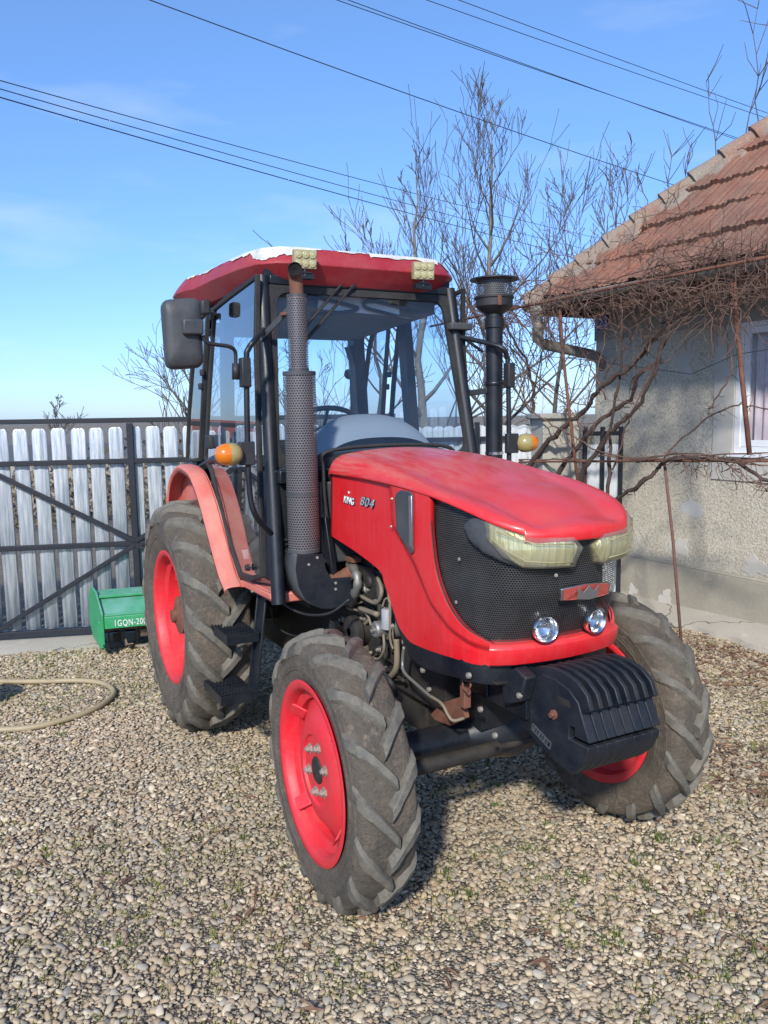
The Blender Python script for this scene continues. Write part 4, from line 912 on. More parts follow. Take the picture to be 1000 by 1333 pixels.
# vent with chrome strip
for mir in (False, True):
    m = MB(); vp_ = [at(a, b, 1, -.350) for a, b in ((515.5, 648), (518, 641), (523, 638), (534, 639), (539, 643), (540, 718), (537, 722), (532, 714), (523, 700), (517.5, 688))]; m.prism(vp_, (0, -.007, 0)); 
    mm = m.mirror() if mir else m; vt = mm.build('side_vent', M['patina'], T, bevel=.004)
    m = MB(); q = [at(a, b, 1, -.358) for a, b in ((533, 645), (537, 645), (538, 716), (534, 710))]; m.prism(q, (0, -.005, 0)); (m.mirror() if mir else m).build('chrome_strip', M['chrome'], vt, loc=(0,0,0), bevel=.002)
for a, b in ((514.5, 649), (513.5, 685)):
    p = skin_hit(a, b); m = MB(); m.lathe([(0, .0), (.006, 0), (.004, .004), (0, .005)], p+V(0, -.014, 0), (0, -1, 0), 10); m.build('screw', M['bolt'], T)
# lettering on the right side
a = at(447, 652, 1, -.336); b = at(468, 655, 1, -.336)
for txt, c_, sz, wd_, sh, mt in (('KING', a, .043, .100, .25, 'white_text'), ('804', b, .054, .125, .35, 'silver_text')):
    bd = text_mesh('badge', txt, M[mt], (c_.x, -.3335, c_.z-.006), (1, 0, -.05), (0, 0, 1), sz, .006, T, wd_, sh)
    for dx, dz in ((.003, -.003), (.005, .001)): sh_ = text_mesh('badge_edge', txt, M['black'], (c_.x+dx, -.3315, c_.z-.006+dz), (1, 0, -.05), (0, 0, 1), sz*1.05, .004, None, wd_*1.03, sh); sh_.parent = bd
m = MB(); m.lathe([(0, .003), (.005, .002), (.006, 0)], (a.x+.050, -.332, a.z+.040), (0, -1, 0), 10); m.build('badge_dot', M['white_text'], T)
# hood lid
ED = [(430,616),(450,619),(475,623),(500,628),(525,634),(548,641),(565,646),(590,656),(615,667),(640,679),(665,689),(683,695)]
SHZ = [(1.2, 1.632), (1.5, 1.622), (1.73, 1.600), (2.0, 1.553), (2.2, 1.506), (2.35, 1.468), (2.5, 1.425)]
E1 = catrow([skin_hit(*e) for e in ED], 3); rows = []
n_e = len(E1)
for i, e in enumerate(E1):
    f = i/(n_e-1); x = e.x+.004*f; e = e+skn(e.x, e.y, e.z)*(.012+.012*f)+V(0, 0, -.002)
    sx_ = min(x, 2.49) if f < 1 else 2.49; sy = interp(sx_, [(1.2, .27), (1.8, .265), (2.2, .235), (2.5, .165)]); sz2 = max(interp(sx_, SHZ), e.z+.012); S = V(sx_, -sy, sz2)
    mid1 = e+V(0, 0, .018); mid2 = mid1.lerp(S, .45)+V(.004*f, -.014, .014); mid3 = mid1.lerp(S, .8)+V(0, -.006, .010)
    c = V(sx_+.01*f, 0, sz2+.022)
    half = [e, mid1, mid2, mid3, S, S.lerp(c, .35)+V(0, 0, .006), S.lerp(c, .7)+V(0, 0, .004), c]
    rows.append(half+[V(p.x, -p.y, p.z) for p in half[::-1][1:]])
# rounded nose
last = rows[-1]; n_ = len(last)
def noser(dx, dz, k): 
    out_ = []
    for j, p in enumerate(last):
        y = p.y*k; out_.append(V(max(xs(p.y, 1.41)+dx, p.x*.0+xs(p.y, 1.41)+dx), y, 1.425+dz-.10*abs(p.y)**2))
    return out_
rows.append([V(max(a.x, b_.x), a.y, a.z*.4+b_.z*.6) for a, b_ in zip(last, noser(.022, -.0, 1.0))]); rows.append(noser(.031, -.006, 1.01)); rows.append(noser(.034, -.012, 1.01)); rows.append(noser(.032, -.036, 1.01)); rows.append(noser(.030, -.041, 1.01)); rows.append(noser(.008, -.043, 1.0))
r0 = [V(p.x-.02, p.y*.97, p.z-.03) for p in rows[0]]
m = MB(); m.grid([r0]+rows); lid = m.build('hood_lid', M['lid_red'], T, smooth=True, solid=.004, sub=1)
# grille
GR = [(562,646),(564,690),(570,740),(583,780),(600,808),(622,827),(655,843)]
ge = catrow([skin_hit(*g) for g in GR], 6)
rows = []; uvs = []
ELID = [skin_hit(*e) for e in [(562,646),(590,656),(615,667),(640,679),(665,689),(683,695)]]
def ztop(x, y):
    if x is not None:
        return interp(x, sorted((e.x, e.z) for e in ELID))+.006 if x < ELID[-1].x else 1.40
    return interp(-abs(y), sorted((e.y, e.z) for e in ELID if e.y < 0))+.004 if abs(y) > .2 else 1.405
# columns by y across the front, right edge follows ge
cols = []
for e in ge[:-1]: cols.append((e.x, e.y, e.z))
NC = 46; bx_, by_, bz_ = ge[-1]
plan = [(c[0], c[1], c[2]-.006) for c in cols]
for i in range(NC+1):
    y = by_+(0-by_)*i/NC; plan.append((None, y, bz_-.004))
arc = 0; prev = None; half_cols = []
for (x, y, zb) in plan:
    col = []
    for j in range(25):
        z = zb+(ztop(x, y)-zb)*j/24
        if x is not None and x <= xs(YS, z): q = V(x, -YS+.012, z)
        elif x is not None: q = V(x, ysk(x, z), z)+skn(x, ysk(x, z), z)*-.012
        else: q = V(xs(y, z)-.012, y, z)
        col.append(q)
    if prev is not None: arc += max(.0005, (col[8]-prev).length)
    prev = col[8]; half_cols.append((arc, col))
tot = half_cols[-1][0]
full = [(a, c) for a, c in half_cols] + [(2*tot-a, [V(p.x, -p.y, p.z) for p in c]) for a, c in half_cols[::-1][1:]]
m = MB(); m.grid([c for a, c in full]); gr = m.build('grille', M['mesh'], T, smooth=True)
nr = 25; ucol = [a for a, c in full]
uvset(gr, lambda vi, co: (ucol[vi//nr]/.0088, co.z/.0076))
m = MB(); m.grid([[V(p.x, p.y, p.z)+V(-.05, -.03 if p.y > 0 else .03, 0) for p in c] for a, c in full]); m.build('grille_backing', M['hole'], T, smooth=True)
m = MB()
for a, b in ((594, 784), (598, 728), (724, 749), (786, 742), (578, 652)): p = skin_hit(a, b); m.lathe([(0, .004), (.006, .003), (.007, 0)], p, skn(*p), 10)
m.build('grille_screw', M['bolt'], gr, loc=(0,0,0))
# grille edge piping
m = MB(); P = [p+skn(*p)*.006 for p in ge]; m.tube(P, .004, 6); m.add(m.mirror().v, m.mirror().f); m.build('grille_trim', M['rubber_seal'], gr, smooth=True, loc=(0,0,0))
# bumper band
rows = []
for i in range(41):
    y = -.268+.536*i/40; x = xs(y, 1.0)+.0; k = 1 if abs(y) < .24 else 1-(abs(y)-.24)*6
    n = skn(x, y if y else -.001, 1.0)
    if abs(y) < .01: n = V(1, 0, 0)
    b = V(x, y, 0)
    rows.append([b+n*-.03+V(0, 0, 1.034), b+n*.018+V(0, 0, 1.030), b+n*.030+V(0, 0, 1.016), b+n*.028+V(0, 0, .985), b+n*.018+V(0, 0, .958), b+n*-.03+V(0, 0, .952)])
m = MB(); m.grid(rows); m.add(rows[0], [(0,1,2,3,4,5)]); m.add(rows[-1], [(5,4,3,2,1,0)]); m.build('bumper', M['hood_red'], T, auto=50, bevel=.003)
# black skirt
SK = [((509,790),(513,805)),((516,812),(522,832)),((533,836),(536,858)),((555,846),(552,870)),((589,857),(595,883)),((650,868),(640,892)),((668,868),(668,893))]
a_ = catrow([skin_hit(*a) for a, b in SK], 4); b_ = catrow([skin_hit(*b) for a, b in SK], 4); rows = []
for p, q in zip(a_, b_):
    def ins(v, k, up=0): y = ysk(v.x, v.z); n = skn(v.x, y, v.z); return V(v.x, y, v.z+up)-n*k
    rows.append([ins(p, .006, .02), ins(p, .004), ins(p.lerp(q, .5), .002), ins(q, .004), ins(q, .03)])
c0 = rows[-1]
for i in range(1, 12):
    y = c0[1].y*(1-i/11.); rows.append([V(xs(y, p.z)-(xs(c0[1].y, p.z)-p.x), y, p.z) for p in c0])
m = MB(); m.grid(rows); mm = m.mirror(); m.add(mm.v, mm.f); m.build('skirt', M['black'], T, auto=40, solid=.005)
# headlights
def lamp(pixels, name, mat, out_, mir, parent, inset=.0, k=4):
    P = [skin_hit(*q) for q in pixels]; c = sum(P, V(0,0,0))/len(P); n_ = len(P); PP = []
    for i in range(n_):
        for j in range(k): PP.append(P[i].lerp(P[(i+1) % n_], j/k))
    def on(v, o, sc_):
        v = c+(v-c)*sc_; y = ysk(v.x, v.z) if v.y < -.02 or v.x <= xs(0, v.z) else v.y
        if v.x >= xs(0, v.z): y = v.y
        y = v.y if abs(v.y) < .3 else max(y, -YS); x = xs(min(abs(y), .334), v.z) if abs(y) < .33 else v.x
        return V(x, y, v.z)+skn(x, y-.0001, v.z)*o
    rows = [[on(v, -.02, 1.) for v in PP], [on(v, out_*.75, 1.) for v in PP], [on(v, out_, .95) for v in PP], [on(v, out_+.004, .80) for v in PP], [on(v, out_+.007, .5) for v in PP], [on(v, out_+.008, .12) for v in PP]]
    m = MB(); m.grid(rows, closed=True); m.f.append(tuple(range(5*len(PP), 6*len(PP)))); m.m.append(0)
    return (m.mirror() if mir else m).build(name, mat, parent, auto=60)
LENS = [(636,678),(662,689),(692,698),(742,697),(754,711),(743,737),(706,739),(680,738),(656,724),(638,703)]
CASE = [(606,684),(614,675),(630,672),(640,680),(640,704),(658,725),(676,738),(655,731),(630,719),(612,700)]
for mir in (False, True):
    hl = lamp(CASE, 'headlight', M['patina'], .012, mir, T)
    lamp(LENS, 'headlight_lens', M['lens'], .030, mir, hl).location = (0, 0, 0)
    lamp([(p[0]*.96+26.5, p[1]*.96+28.5) for p in LENS], 'reflector', M['reflector'], .016, mir, hl).location = (0, 0, 0)
    m = MB()
    for i in range(5):
        p = skin_hit(680+i*13, 722-abs(i-2)*.5); m.lathe([(.017, .0), (.013, -.008), (0, -.014)], p+skn(*p)*.041, skn(*p), 12)
    #(m.mirror() if mir else m).build('lamp_cell', M['chrome'], hl, loc=(0,0,0))
    m = MB(); Q = [skin_hit(a, b)+skn(*skin_hit(a, b))*.040 for a, b in ((652, 690), (672, 699), (695, 706), (722, 706), (738, 706))]; m.tube(Q, .0022, 6)
    Q = [skin_hit(a, b)+skn(*skin_hit(a, b))*.040 for a, b in ((646, 700), (662, 714), (684, 728), (710, 730), (738, 729))]; m.tube(Q, .002, 6)
    (m.mirror() if mir else m).build('lens_rib', M['led_housing'], hl, loc=(0,0,0), smooth=True)
    c = skin_hit(707, 817); m = MB(); ax = (skn(*c)+V(0, 0, -.05)).normalized()
    m.lathe([(.044, -.006), (.046, .0), (.047, .022), (.044, .027), (.040, .024), (.036, .006), (.030, -.010)], c, ax, 32); fg = (m.mirror() if mir else m).build('fog_lamp', M['chrome'], T, auto=50)
    m = MB(); m.lathe([(.034, .002), (.024, .010), (.012, .013), (0, .014)], c, ax, 24); (m.mirror() if mir else m).build('fog_lens', M['clear'], fg, smooth=True, loc=(0,0,0))
    m = MB(); m.lathe([(.032, -.004), (.02, -.012), (0, -.018)], c, ax, 24); (m.mirror() if mir else m).build('reflector', M['chrome'], fg, smooth=True, loc=(0,0,0))
# emblem
def skp(px, py, o): p = skin_hit(px, py); return p+V(1, 0, .1).normalized()*o
EM = [(726,766),(758,759),(790,757),(788,772),(765,779),(725,781)]
m = MB(); P = [skp(a, b, .006) for a, b in EM]; m.prism(P, (.014, 0, 0)); em = m.build('emblem', M['chrome'], T, bevel=.002)
cE = sum(P, V(0,0,0))/6; m = MB(); m.prism([cE+(p-cE)*.90+V(.015, 0, 0) for p in P], (.002, 0, 0)); m.build('enamel', M['emblem_red'], em, loc=(0,0,0))
m = MB(); cr_ = [skp(a, b, .024) for a, b in ((744,779),(746,771),(745,764),(753,770),(760,761),(766,768),(773,760),(771,770),(771,776),(760,779))]; m.prism(cr_, (.004, 0, 0)); m.build('crown_mark', M['alu'], em, loc=(0,0,0), bevel=.001)
# ---- weights and front support
PW = [(2.44, .80), (2.45, .930), (2.50, .962), (2.56, .976), (2.62, .977), (2.685, .963), (2.73, .932), (2.75, .888), (2.75, .785), (2.680, .783), (2.680, .812), (2.655, .812), (2.655, .768), (2.745, .768), (2.742, .745), (2.715, .695), (2.67, .652), (2.57, .672), (2.455, .713)]
PT = [(2.45, .930), (2.50, .962), (2.56, .976), (2.62, .977), (2.685, .963), (2.73, .932), (2.75, .888)]
wd = .0385
for k in range(8):
    y0 = -.154+k*wd; m = MB(); body = [p if not (p in PT) else ((p[0]-.034 if p[0] > 2.5 else p[0]+.0), p[1]-.034) for p in PW]
    m.prism([V(x, y0, z) for x, z in body], (0, wd-.0025, 0)); ins_ = [(x, z) for x, z in PT]
    m.prism([V(x, y0+.004, z) for x, z in ins_+[(2.70, .86), (2.65, .905), (2.55, .93), (2.46, .89)]], (0, wd-.022, 0))
    wt2 = m.build('ballast_weight', M['black_weight'], T, bevel=.003)
    if k == 0:
        m = MB(); m.lathe([(0, .018), (.009, .018), (.009, .006), (.016, .006), (.016, 0)], (2.585, y0, .825), (0, -1, 0), 12); m.build('tie_bolt', M['rust'], wt2, auto=30, loc=(0,0,0))
        m = MB(); q = [V(x, y0-.0015, z) for x, z in ((2.47, .735), (2.565, .700), (2.572, .722), (2.477, .757))]
        for i in range(4): m.bar(q[i], q[(i+1) % 4], .003, .003)
        for i in range(6):
            a_ = q[0].lerp(q[1], .12+i*.14); b2 = q[3].lerp(q[2], .12+i*.14); m.bar(a_.lerp(b2, .2), a_.lerp(b2, .8), .003, .004 if i % 2 else .009)
        m.build('cast_mark', M['weight_text'], wt2, loc=(0,0,0))
        m = MB(); m.span((2.60, y0-.001, .87), (2.66, y0+.002, .893)); m.build('recess', M['dark_grime'], wt2, loc=(0,0,0))
m = MB(); m.span((2.05, -.17, .765), (2.46, .17, .88)); m.span((2.12, -.178, .78), (2.24, -.17, .875)); m.span((2.40, -.155, .72), (2.47, .155, .80)); m.build('front_support', M['black'], T, bevel=.006)
m = MB(); m.prism([V(2.38, -.205, .80), V(2.47, -.205, .84), V(2.50, -.205, .93), V(2.44, -.205, .95), V(2.36, -.205, .90)], (0, .05, 0)); m.build('weight_hook', M['black_weight'], T, bevel=.006)
m = MB(); m.prism([V(1.9, -.30, .905), V(2.40, -.25, .885), V(2.42, .25, .885), V(1.9, .30, .905)], (0, 0, .006)); m.build('under_tray', M['dark_grime'], T)
# ---- front axle, engine, transmission
m = MB(); m.cyl((2.02, -.50, .55), (2.02, .50, .55), .058, 20); m.lathe([(.058, -.2), (.10, -.12), (.125, 0), (.10, .12), (.058, .2)], (2.02, .06, .55), (0, 1, 0), 20); m.span((1.93, -.12, .6), (2.12, .12, .80)); m.build('front_axle', M['black'], T, auto=40)
m = MB(); m.cyl((2.13, -.44, .52), (2.13, -.05, .52), .028, 16); m.cyl((2.13, -.49, .52), (2.13, .5, .52), .014, 12); m.build('steering_ram', M['dark_grime'], T, auto=40)
for s in (-1, 1):
    m = MB(); m.cyl((1.985, s*.50, .40), (1.985, s*.50, .68), .05, 16); m.cyl((1.985, s*.45, .53), (1.985, s*.62, .53), .095, 20); m.build('axle_hub', M['dark_grime'], T, auto=40)
m = MB(); m.span((1.05, -.19, .62), (1.98, .19, 1.20)); m.span((1.2, -.22, .95), (1.85, -.19, 1.12)); m.span((1.15, -.14, .45), (1.75, .14, .62))
for i in range(5): m.cyl((1.28+i*.12, -.235, 1.06), (1.28+i*.12, -.19, 1.06), .03, 12)
m.build('engine_block', M['dark_grime'], T, bevel=.01)
m = MB(); m.span((-.25, -.17, .42), (1.1, .17, .95)); m.cyl((0, -.52, .67), (0, .52, .67), .085, 20); m.span((.2, -.40, .90), (1.12, .40, 1.0)); m.build('transmission', M['dark_grime'], T, bevel=.01)
m = MB(); m.span((1.25, .2, .7), (2.0, .26, 1.3)); m.build('engine_cover', M['dark_grime'], T, bevel=.01)
# alternator, filters and pipework seen below the side panel
c = at(487, 820, 1, -.31); m = MB(); m.lathe([(0, -.0), (.030, 0), (.036, .008), (.036, .05), (.05, .06), (.05, .12), (.04, .13)], (c.x, -.31, c.z), (0, 1, 0), 24); m.lathe([(.012, -.012), (.012, 0)], (c.x, -.31, c.z), (0, 1, 0), 8)
for k in range(6): m.box((c.x+.024*math.cos(k*1.047), -.311, c.z+.024*math.sin(k*1.047)), (.006, .006, .006))
m.build('fuel_pump', M['alu'], T, auto=35)
c = at(462, 822, 1, -.24); m = MB(); m.lathe([(.02, -.03), (.06, -.03), (.075, -.02), (.075, .01), (.065, .02), (.065, .05), (.08, .06), (.08, .10)], (c.x, -.24, c.z), (0, 1, 0), 28); m.build('pulley', M['dark_grime'], T, auto=35)
c = at(504, 803, 1, -.27); m = MB(); m.lathe([(0, .035), (.02, .035), (.024, .03), (.024, -.05), (.018, -.055), (0, -.055)], (c.x, -.27, c.z), (0, 0, 1), 16); m.build('fuel_filter', M['grey_plastic'], T, auto=40)
m = MB(); P = smooth_path([at(a, b, 1, y) for a, b, y in ((455, 735, -.22), (462, 742, -.25), (466, 758, -.26), (462, 775, -.25), (458, 790, -.2))], 4); m.tube(P, [.020+.004*math.sin(i*2.4) for i in range(len(P))], 12); m.build('exhaust_manifold', M['alu'], T, smooth=True)
m = MB(); m.box(at(460, 728, 1, -.235), (.07, .05, .022)); m.build('manifold_flange', M['rust'], T, bevel=.003)
def pipe(name, pts, r, mat): m = MB(); m.tube(smooth_path([at(a, b, 1, y) for a, b, y in pts], 5), r, 8); return m.build(name, M[mat], T, smooth=True)
pipe('coolant_pipe', [(516, 832, -.25), (517, 855, -.25), (515, 872, -.25), (506, 882, -.24), (496, 880, -.2)], .013, 'pipe_beige')
pipe('fuel_pipe', [(500, 790, -.28), (499, 820, -.28), (500, 845, -.28), (492, 858, -.27), (478, 852, -.25)], .006, 'pipe_beige')
pipe('fuel_pipe', [(498, 790, -.29), (502, 780, -.29), (508, 785, -.29), (508, 830, -.28), (512, 845, -.27)], .005, 'pipe_beige')
pipe('brake_hose', [(526, 842, -.30), (524, 862, -.30), (527, 876, -.31), (545, 893, -.31), (560, 906, -.31), (572, 914, -.3)], .0065, 'alu')
pipe('brake_hose', [(560, 906, -.31), (575, 916, -.31), (583, 930, -.31), (590, 938, -.30), (604, 935, -.26)], .006, 'pipe_beige')
pipe('radiator_hose', [(455, 850, -.2), (470, 862, -.24), (490, 868, -.26), (510, 890, -.27), (515, 905, -.2)], .011, 'plastic')
pipe('injector_pipe', [(470, 776, -.24), (490, 785, -.26), (497, 770, -.27), (492, 752, -.25)], .009, 'pipe_beige'); pipe('injector_pipe', [(468, 792, -.24), (492, 800, -.27)], .012, 'pipe_beige')
pipe('radiator_hose', [(486, 740, -.2), (493, 765, -.24), (496, 800, -.25), (498, 830, -.22)], .014, 'dark_grime')
pipe('dip_stick', [(505, 760, -.25), (507, 790, -.26), (512, 830, -.26), (511, 850, -.2)], .004, 'pipe_beige')
m = MB(); q = [at(a, b, 1, -.24) for a, b in ((560, 930), (575, 915), (600, 907), (606, 935), (585, 945), (566, 938))]; m.prism(q, (0, .02, 0)); m.box(at(606, 905, 1, -.25), (.03, .03, .09)); m.build('rusty_bracket', M['rust'], T, bevel=.003)
m = MB(); m.box(at(607, 880, 1, -.275), (.03, .012, .035)); P = [at(a, b, 1, -.285) for a, b in ((602, 885), (603, 895), (608, 901), (613, 893), (612, 884))]; m.tube(P, .0035, 6); m.build('latch', M['rust'], T)
m = MB()
for a, b in ((627, 923), (678, 905), (560, 897), (512, 815), (552, 872), (612, 879), (646, 957)): p = at(a, b, 1, -.20 if b > 880 else -.31); m.lathe([(0, .014), (.010, .012), (.011, 0)], p, (0, -1, .0), 6)
m.build('nut', M['bolt'], T)
rg = random.Random(31)
for k in range(12):      # small hoses and wires over the engine side
    x0 = rg.uniform(442, 512); y0 = rg.uniform(735, 870); pp = [(x0, y0, -.205)]
    for i in range(4): x0 = max(436, min(524, x0+rg.gauss(0, 16))); y0 = max(730, min(885, y0+rg.uniform(2, 24))); pp.append((x0, y0, -rg.uniform(.20, .25)))
    pipe(rg.choice(['engine_wire', 'fuel_hose']), pp, rg.choice([.003, .004, .006, .008]), rg.choice(['plastic', 'pipe_beige', 'grease', 'dark_grime']))
for k in range(14):
    q = at(rg.uniform(440, 515), rg.uniform(735, 880), 1, -.215); m = MB(); m.lathe([(0, .018), (.008, .018), (.009, 0), (.015, 0), (.015, -.012)], q, (0, -1, 0), 6); m.build('engine_bolt', M[rg.choice(['alu', 'bolt', 'rust'])], T, auto=30)
for (x_, y_, sx_, sz_, mt) in ((448, 765, .05, .09, 'grease'), (478, 765, .07, .04, 'alu'), (470, 845, .10, .05, 'grease'), (436, 815, .05, .06, 'pipe_beige'), (505, 850, .05, .07, 'dark_grime')):
    q = at(x_, y_, 1, -.205); m = MB(); m.box(q, (sx_, .04, sz_)); m.box(q+V(0, -.022, 0), (sx_*.7, .01, sz_*.6)); m.build('engine_casting', M[mt], T, bevel=.006)
# ---- cab
def aP(z, s): t = (z-1.0)/1.43; return V(1.185-.255*t, s*(.572-.062*t), z)
m = MB(); m.tube([aP(.96, -1), aP(1.6, -1), aP(2.44, -1)], .033, 16); m.tube([aP(.96, 1), aP(1.6, 1), aP(2.44, 1)], .033, 16)
for s in (-1, 1):
    m.bar(V(.46, s*.560, 1.55), V(.42, s*.525, 2.36), .05, .085, up=(1, 0, 0)); m.bar(V(-.16, s*.54, 1.45), V(-.17, s*.50, 2.36), .075, .09, up=(1, 0, 0)); m.bar(V(-.165, s*.46, 2.24), V(-.165, s*.50, 2.12), .05, .07, up=(1, 0, 0))
    m.bar(aP(2.42, s), V(-.17, s*.51, 2.34), .05, .05)
    m.tube([V(.46, s*.575, 1.56), V(.30, s*.58, 1.58), V(-.16, s*.55, 1.50)], .022, 8)
m.bar((.925, -.5, 2.445), (.925, .5, 2.445), .05, .06); m.bar((-.17, -.5, 2.32), (-.17, .5, 2.32), .05, .06); m.bar((-.16, -.55, 1.47), (-.16, .55, 1.47), .05, .06)
m.build('cab_frame', M['black'], T, auto=40)
def wsp(y, z, o=0): t = (z-1.0)/1.43; return V(1.185-.255*t+.006+o, y, z+o*.18)
def ring(hw0, hw1, z0, z1, r, o=0, n=6):
    pts = []
    for cx, cz, a0 in ((-1, 1, 90), (1, 1, 0), (1, -1, -90), (-1, -1, -180)):
        hw = hw1 if cz > 0 else hw0; zz = z1 if cz > 0 else z0
        for i in range(n+1):
            a = R(a0+90*(i/n)) if cx < 0 and cz > 0 else R(a0+90*(1-i/n)) if False else R(a0+90*i/n)
            pts.append((cx*(hw-r)+r*math.cos(a), cz*0+zz-cz*r+r*math.sin(a)))
    import math as _m
    c = (sum(p[0] for p in pts)/len(pts), sum(p[1] for p in pts)/len(pts)); pts.sort(key=lambda p: _m.atan2(p[1]-c[1], p[0]-c[0])); return [wsp(y, z, o) for y, z in pts]
m = MB(); g_ = ring(.520, .470, 1.585, 2.40, .05); m.add(g_, [tuple(range(len(g_)))]); wsn = m.build('windscreen', M['glass'], T)
m = MB(); a_ = ring(.540, .492, 1.56, 2.42, .05, .012); b_ = ring(.505, .455, 1.605, 2.37, .06, .012)
m.grid([[p+V(-.02,0,0) for p in a_], a_, b_, [p+V(-.02,0,0) for p in b_]], closed=True); m.build('seal', M['rubber_seal'], wsn, loc=(0,0,0), auto=40)
m = MB()
for z, k in ((2.36, 0), ): 
    m.box(wsp(0, 2.425, .012), (.02, .96, .04))
m.build('visor_band', M['black'], wsn, loc=(0,0,0), bevel=.004)
# firewall below the windscreen
m = MB(); m.span((1.06, -.55, .98), (1.12, .55, 1.56)); m.span((1.12, -.54, 1.50), (1.165, .54, 1.56)); m.build('firewall', M['black'], T, bevel=.006)
m = MB(); m.span((1.12, -.36, 1.12), (1.19, .36, 1.50)); m.build('hood_bulkhead', M['patina'], T, bevel=.01)
m = MB(); P = [V(1.205, s*y, z) for s, y, z in ((-1, .325, 1.25), (-1, .345, 1.54), (-1, .29, 1.645), (1, .29, 1.645), (1, .345, 1.54), (1, .325, 1.25))]; m.tube(smooth_path(P, 5), .010, 6); m.build('hood_seal', M['rubber_seal'], T, smooth=True)
m = MB()
for i in range(9): m.span((1.12, -.52, 1.06+i*.022), (1.135, -.44, 1.07+i*.022))
m.build('louvre', M['plastic'], T)
m = MB(); m.span((.2, -.585, .955), (1.16, .585, 1.0)); m.build('cab_floor', M['fender_red'], T, bevel=.008)
# doors and side glass (slightly leaning in)
def ysd(z): return -.588+.045*(z-1)/1.43
def sdp(px, py, o=0):
    y = -.57
    for _ in range(6): p = at(px, py, 1, y); y = ysd(p.z)-o
    return at(px, py, 1, y)
DO = [(339,357),(338,440),(341,560),(345,700),(346,751),(332,756),(316,751),(303,712),(287,655),(278,615),(270,597),(275,500),(282,400),(300,384)]
QW = [(274,404),(270,480),(264,600),(246,602),(248,540),(255,450),(260,415)]
for mir in (False, True):
    f = (lambda m: m.mirror()) if mir else (lambda m: m)
    for nm, poly in (('door', DO), ('quarter_window', QW)):
        P = [sdp(*p) for p in poly]; c = sum(P, V(0,0,0))/len(P); m = MB(); ring_o = P; rows = []
        for sc_, o in ((1., 0), (1., -.022), (.0, -.022), (.0, 0)):
            row = []
            for i, p in enumerate(P):
                if sc_ > .5: q = p
                else:
                    a, b = P[i-1], P[(i+1) % len(P)]; t = ((p-a).normalized()+(b-p).normalized()).normalized(); nn = V(t.z, 0, -t.x); 
                    if (c-p).dot(nn) < 0: nn = -nn
                    q = p+nn*.026
                row.append(q+V(0, o, 0))
            rows.append(row)
        m.grid(rows+[rows[0]], closed=True); dr = f(m).build(nm, M['rubber_seal'], T, bevel=.003)
        m = MB(); m.add([p+V(0, -.012, 0) for p in P], [tuple(range(len(P)))]); f(m).build('pane', M['door_glass' if mir else 'door_glass_skytint'], dr, loc=(0,0,0))
    m = MB()
    for a, b in ((283, 412), (270, 485), (268, 503)): q = sdp(a, b); m.box(q+V(0, -.03, 0), (.035, .02, .035))
    f(m).build('hinge', M['plastic'], T, bevel=.005)
    m = MB(); q = sdp(283, 575); m.box(q+V(-.03, -.035, .0), (.09, .03, .075)); f(m).build('lock', M['plastic'], T, bevel=.008)
    m = MB(); q = sdp(330, 738); m.lathe([(.0, .02), (.014, .02), (.017, 0)], q+V(0, -.02, 0), (0, -1, 0), 16); m.bar(q+V(0, -.03, 0), q+V(.05, -.03, .006), .012, .012); q = sdp(322, 690); f(m).build('door_knob', M['plastic'], T, auto=40)
# rear window
m = MB(); m.add([V(-.17, -.48, 1.50), V(-.17, .48, 1.50), V(-.17, .47, 2.29), V(-.17, -.47, 2.29)], [(0, 1, 2, 3)]); m.build('rear_window', M['glass'], T)
# roof
RING = [(1.03, 0), (1.03, .36), (1.005, .46), (.93, .535), (.78, .57), (.45, .60), (.12, .61), (.02, .64), (-.10, .655), (-.24, .64), (-.30, .57), (-.32, .4), (-.32, 0)]
def rr_(k, z, dz=0):
    h = [V(.36+(x-.36)*k, -y*k, z+dz*(x < .05)) for x, y in RING]; return h+[V(p.x, -p.y, p.z) for p in h[::-1][1:-1]]
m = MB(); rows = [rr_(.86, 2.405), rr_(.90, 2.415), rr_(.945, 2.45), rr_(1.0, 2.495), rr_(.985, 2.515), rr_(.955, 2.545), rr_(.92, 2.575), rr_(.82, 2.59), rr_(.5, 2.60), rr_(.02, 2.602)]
m.grid(rows, closed=True); roof_ = m.build('cab_roof', M['red'], T, auto=28, bevel=.004)
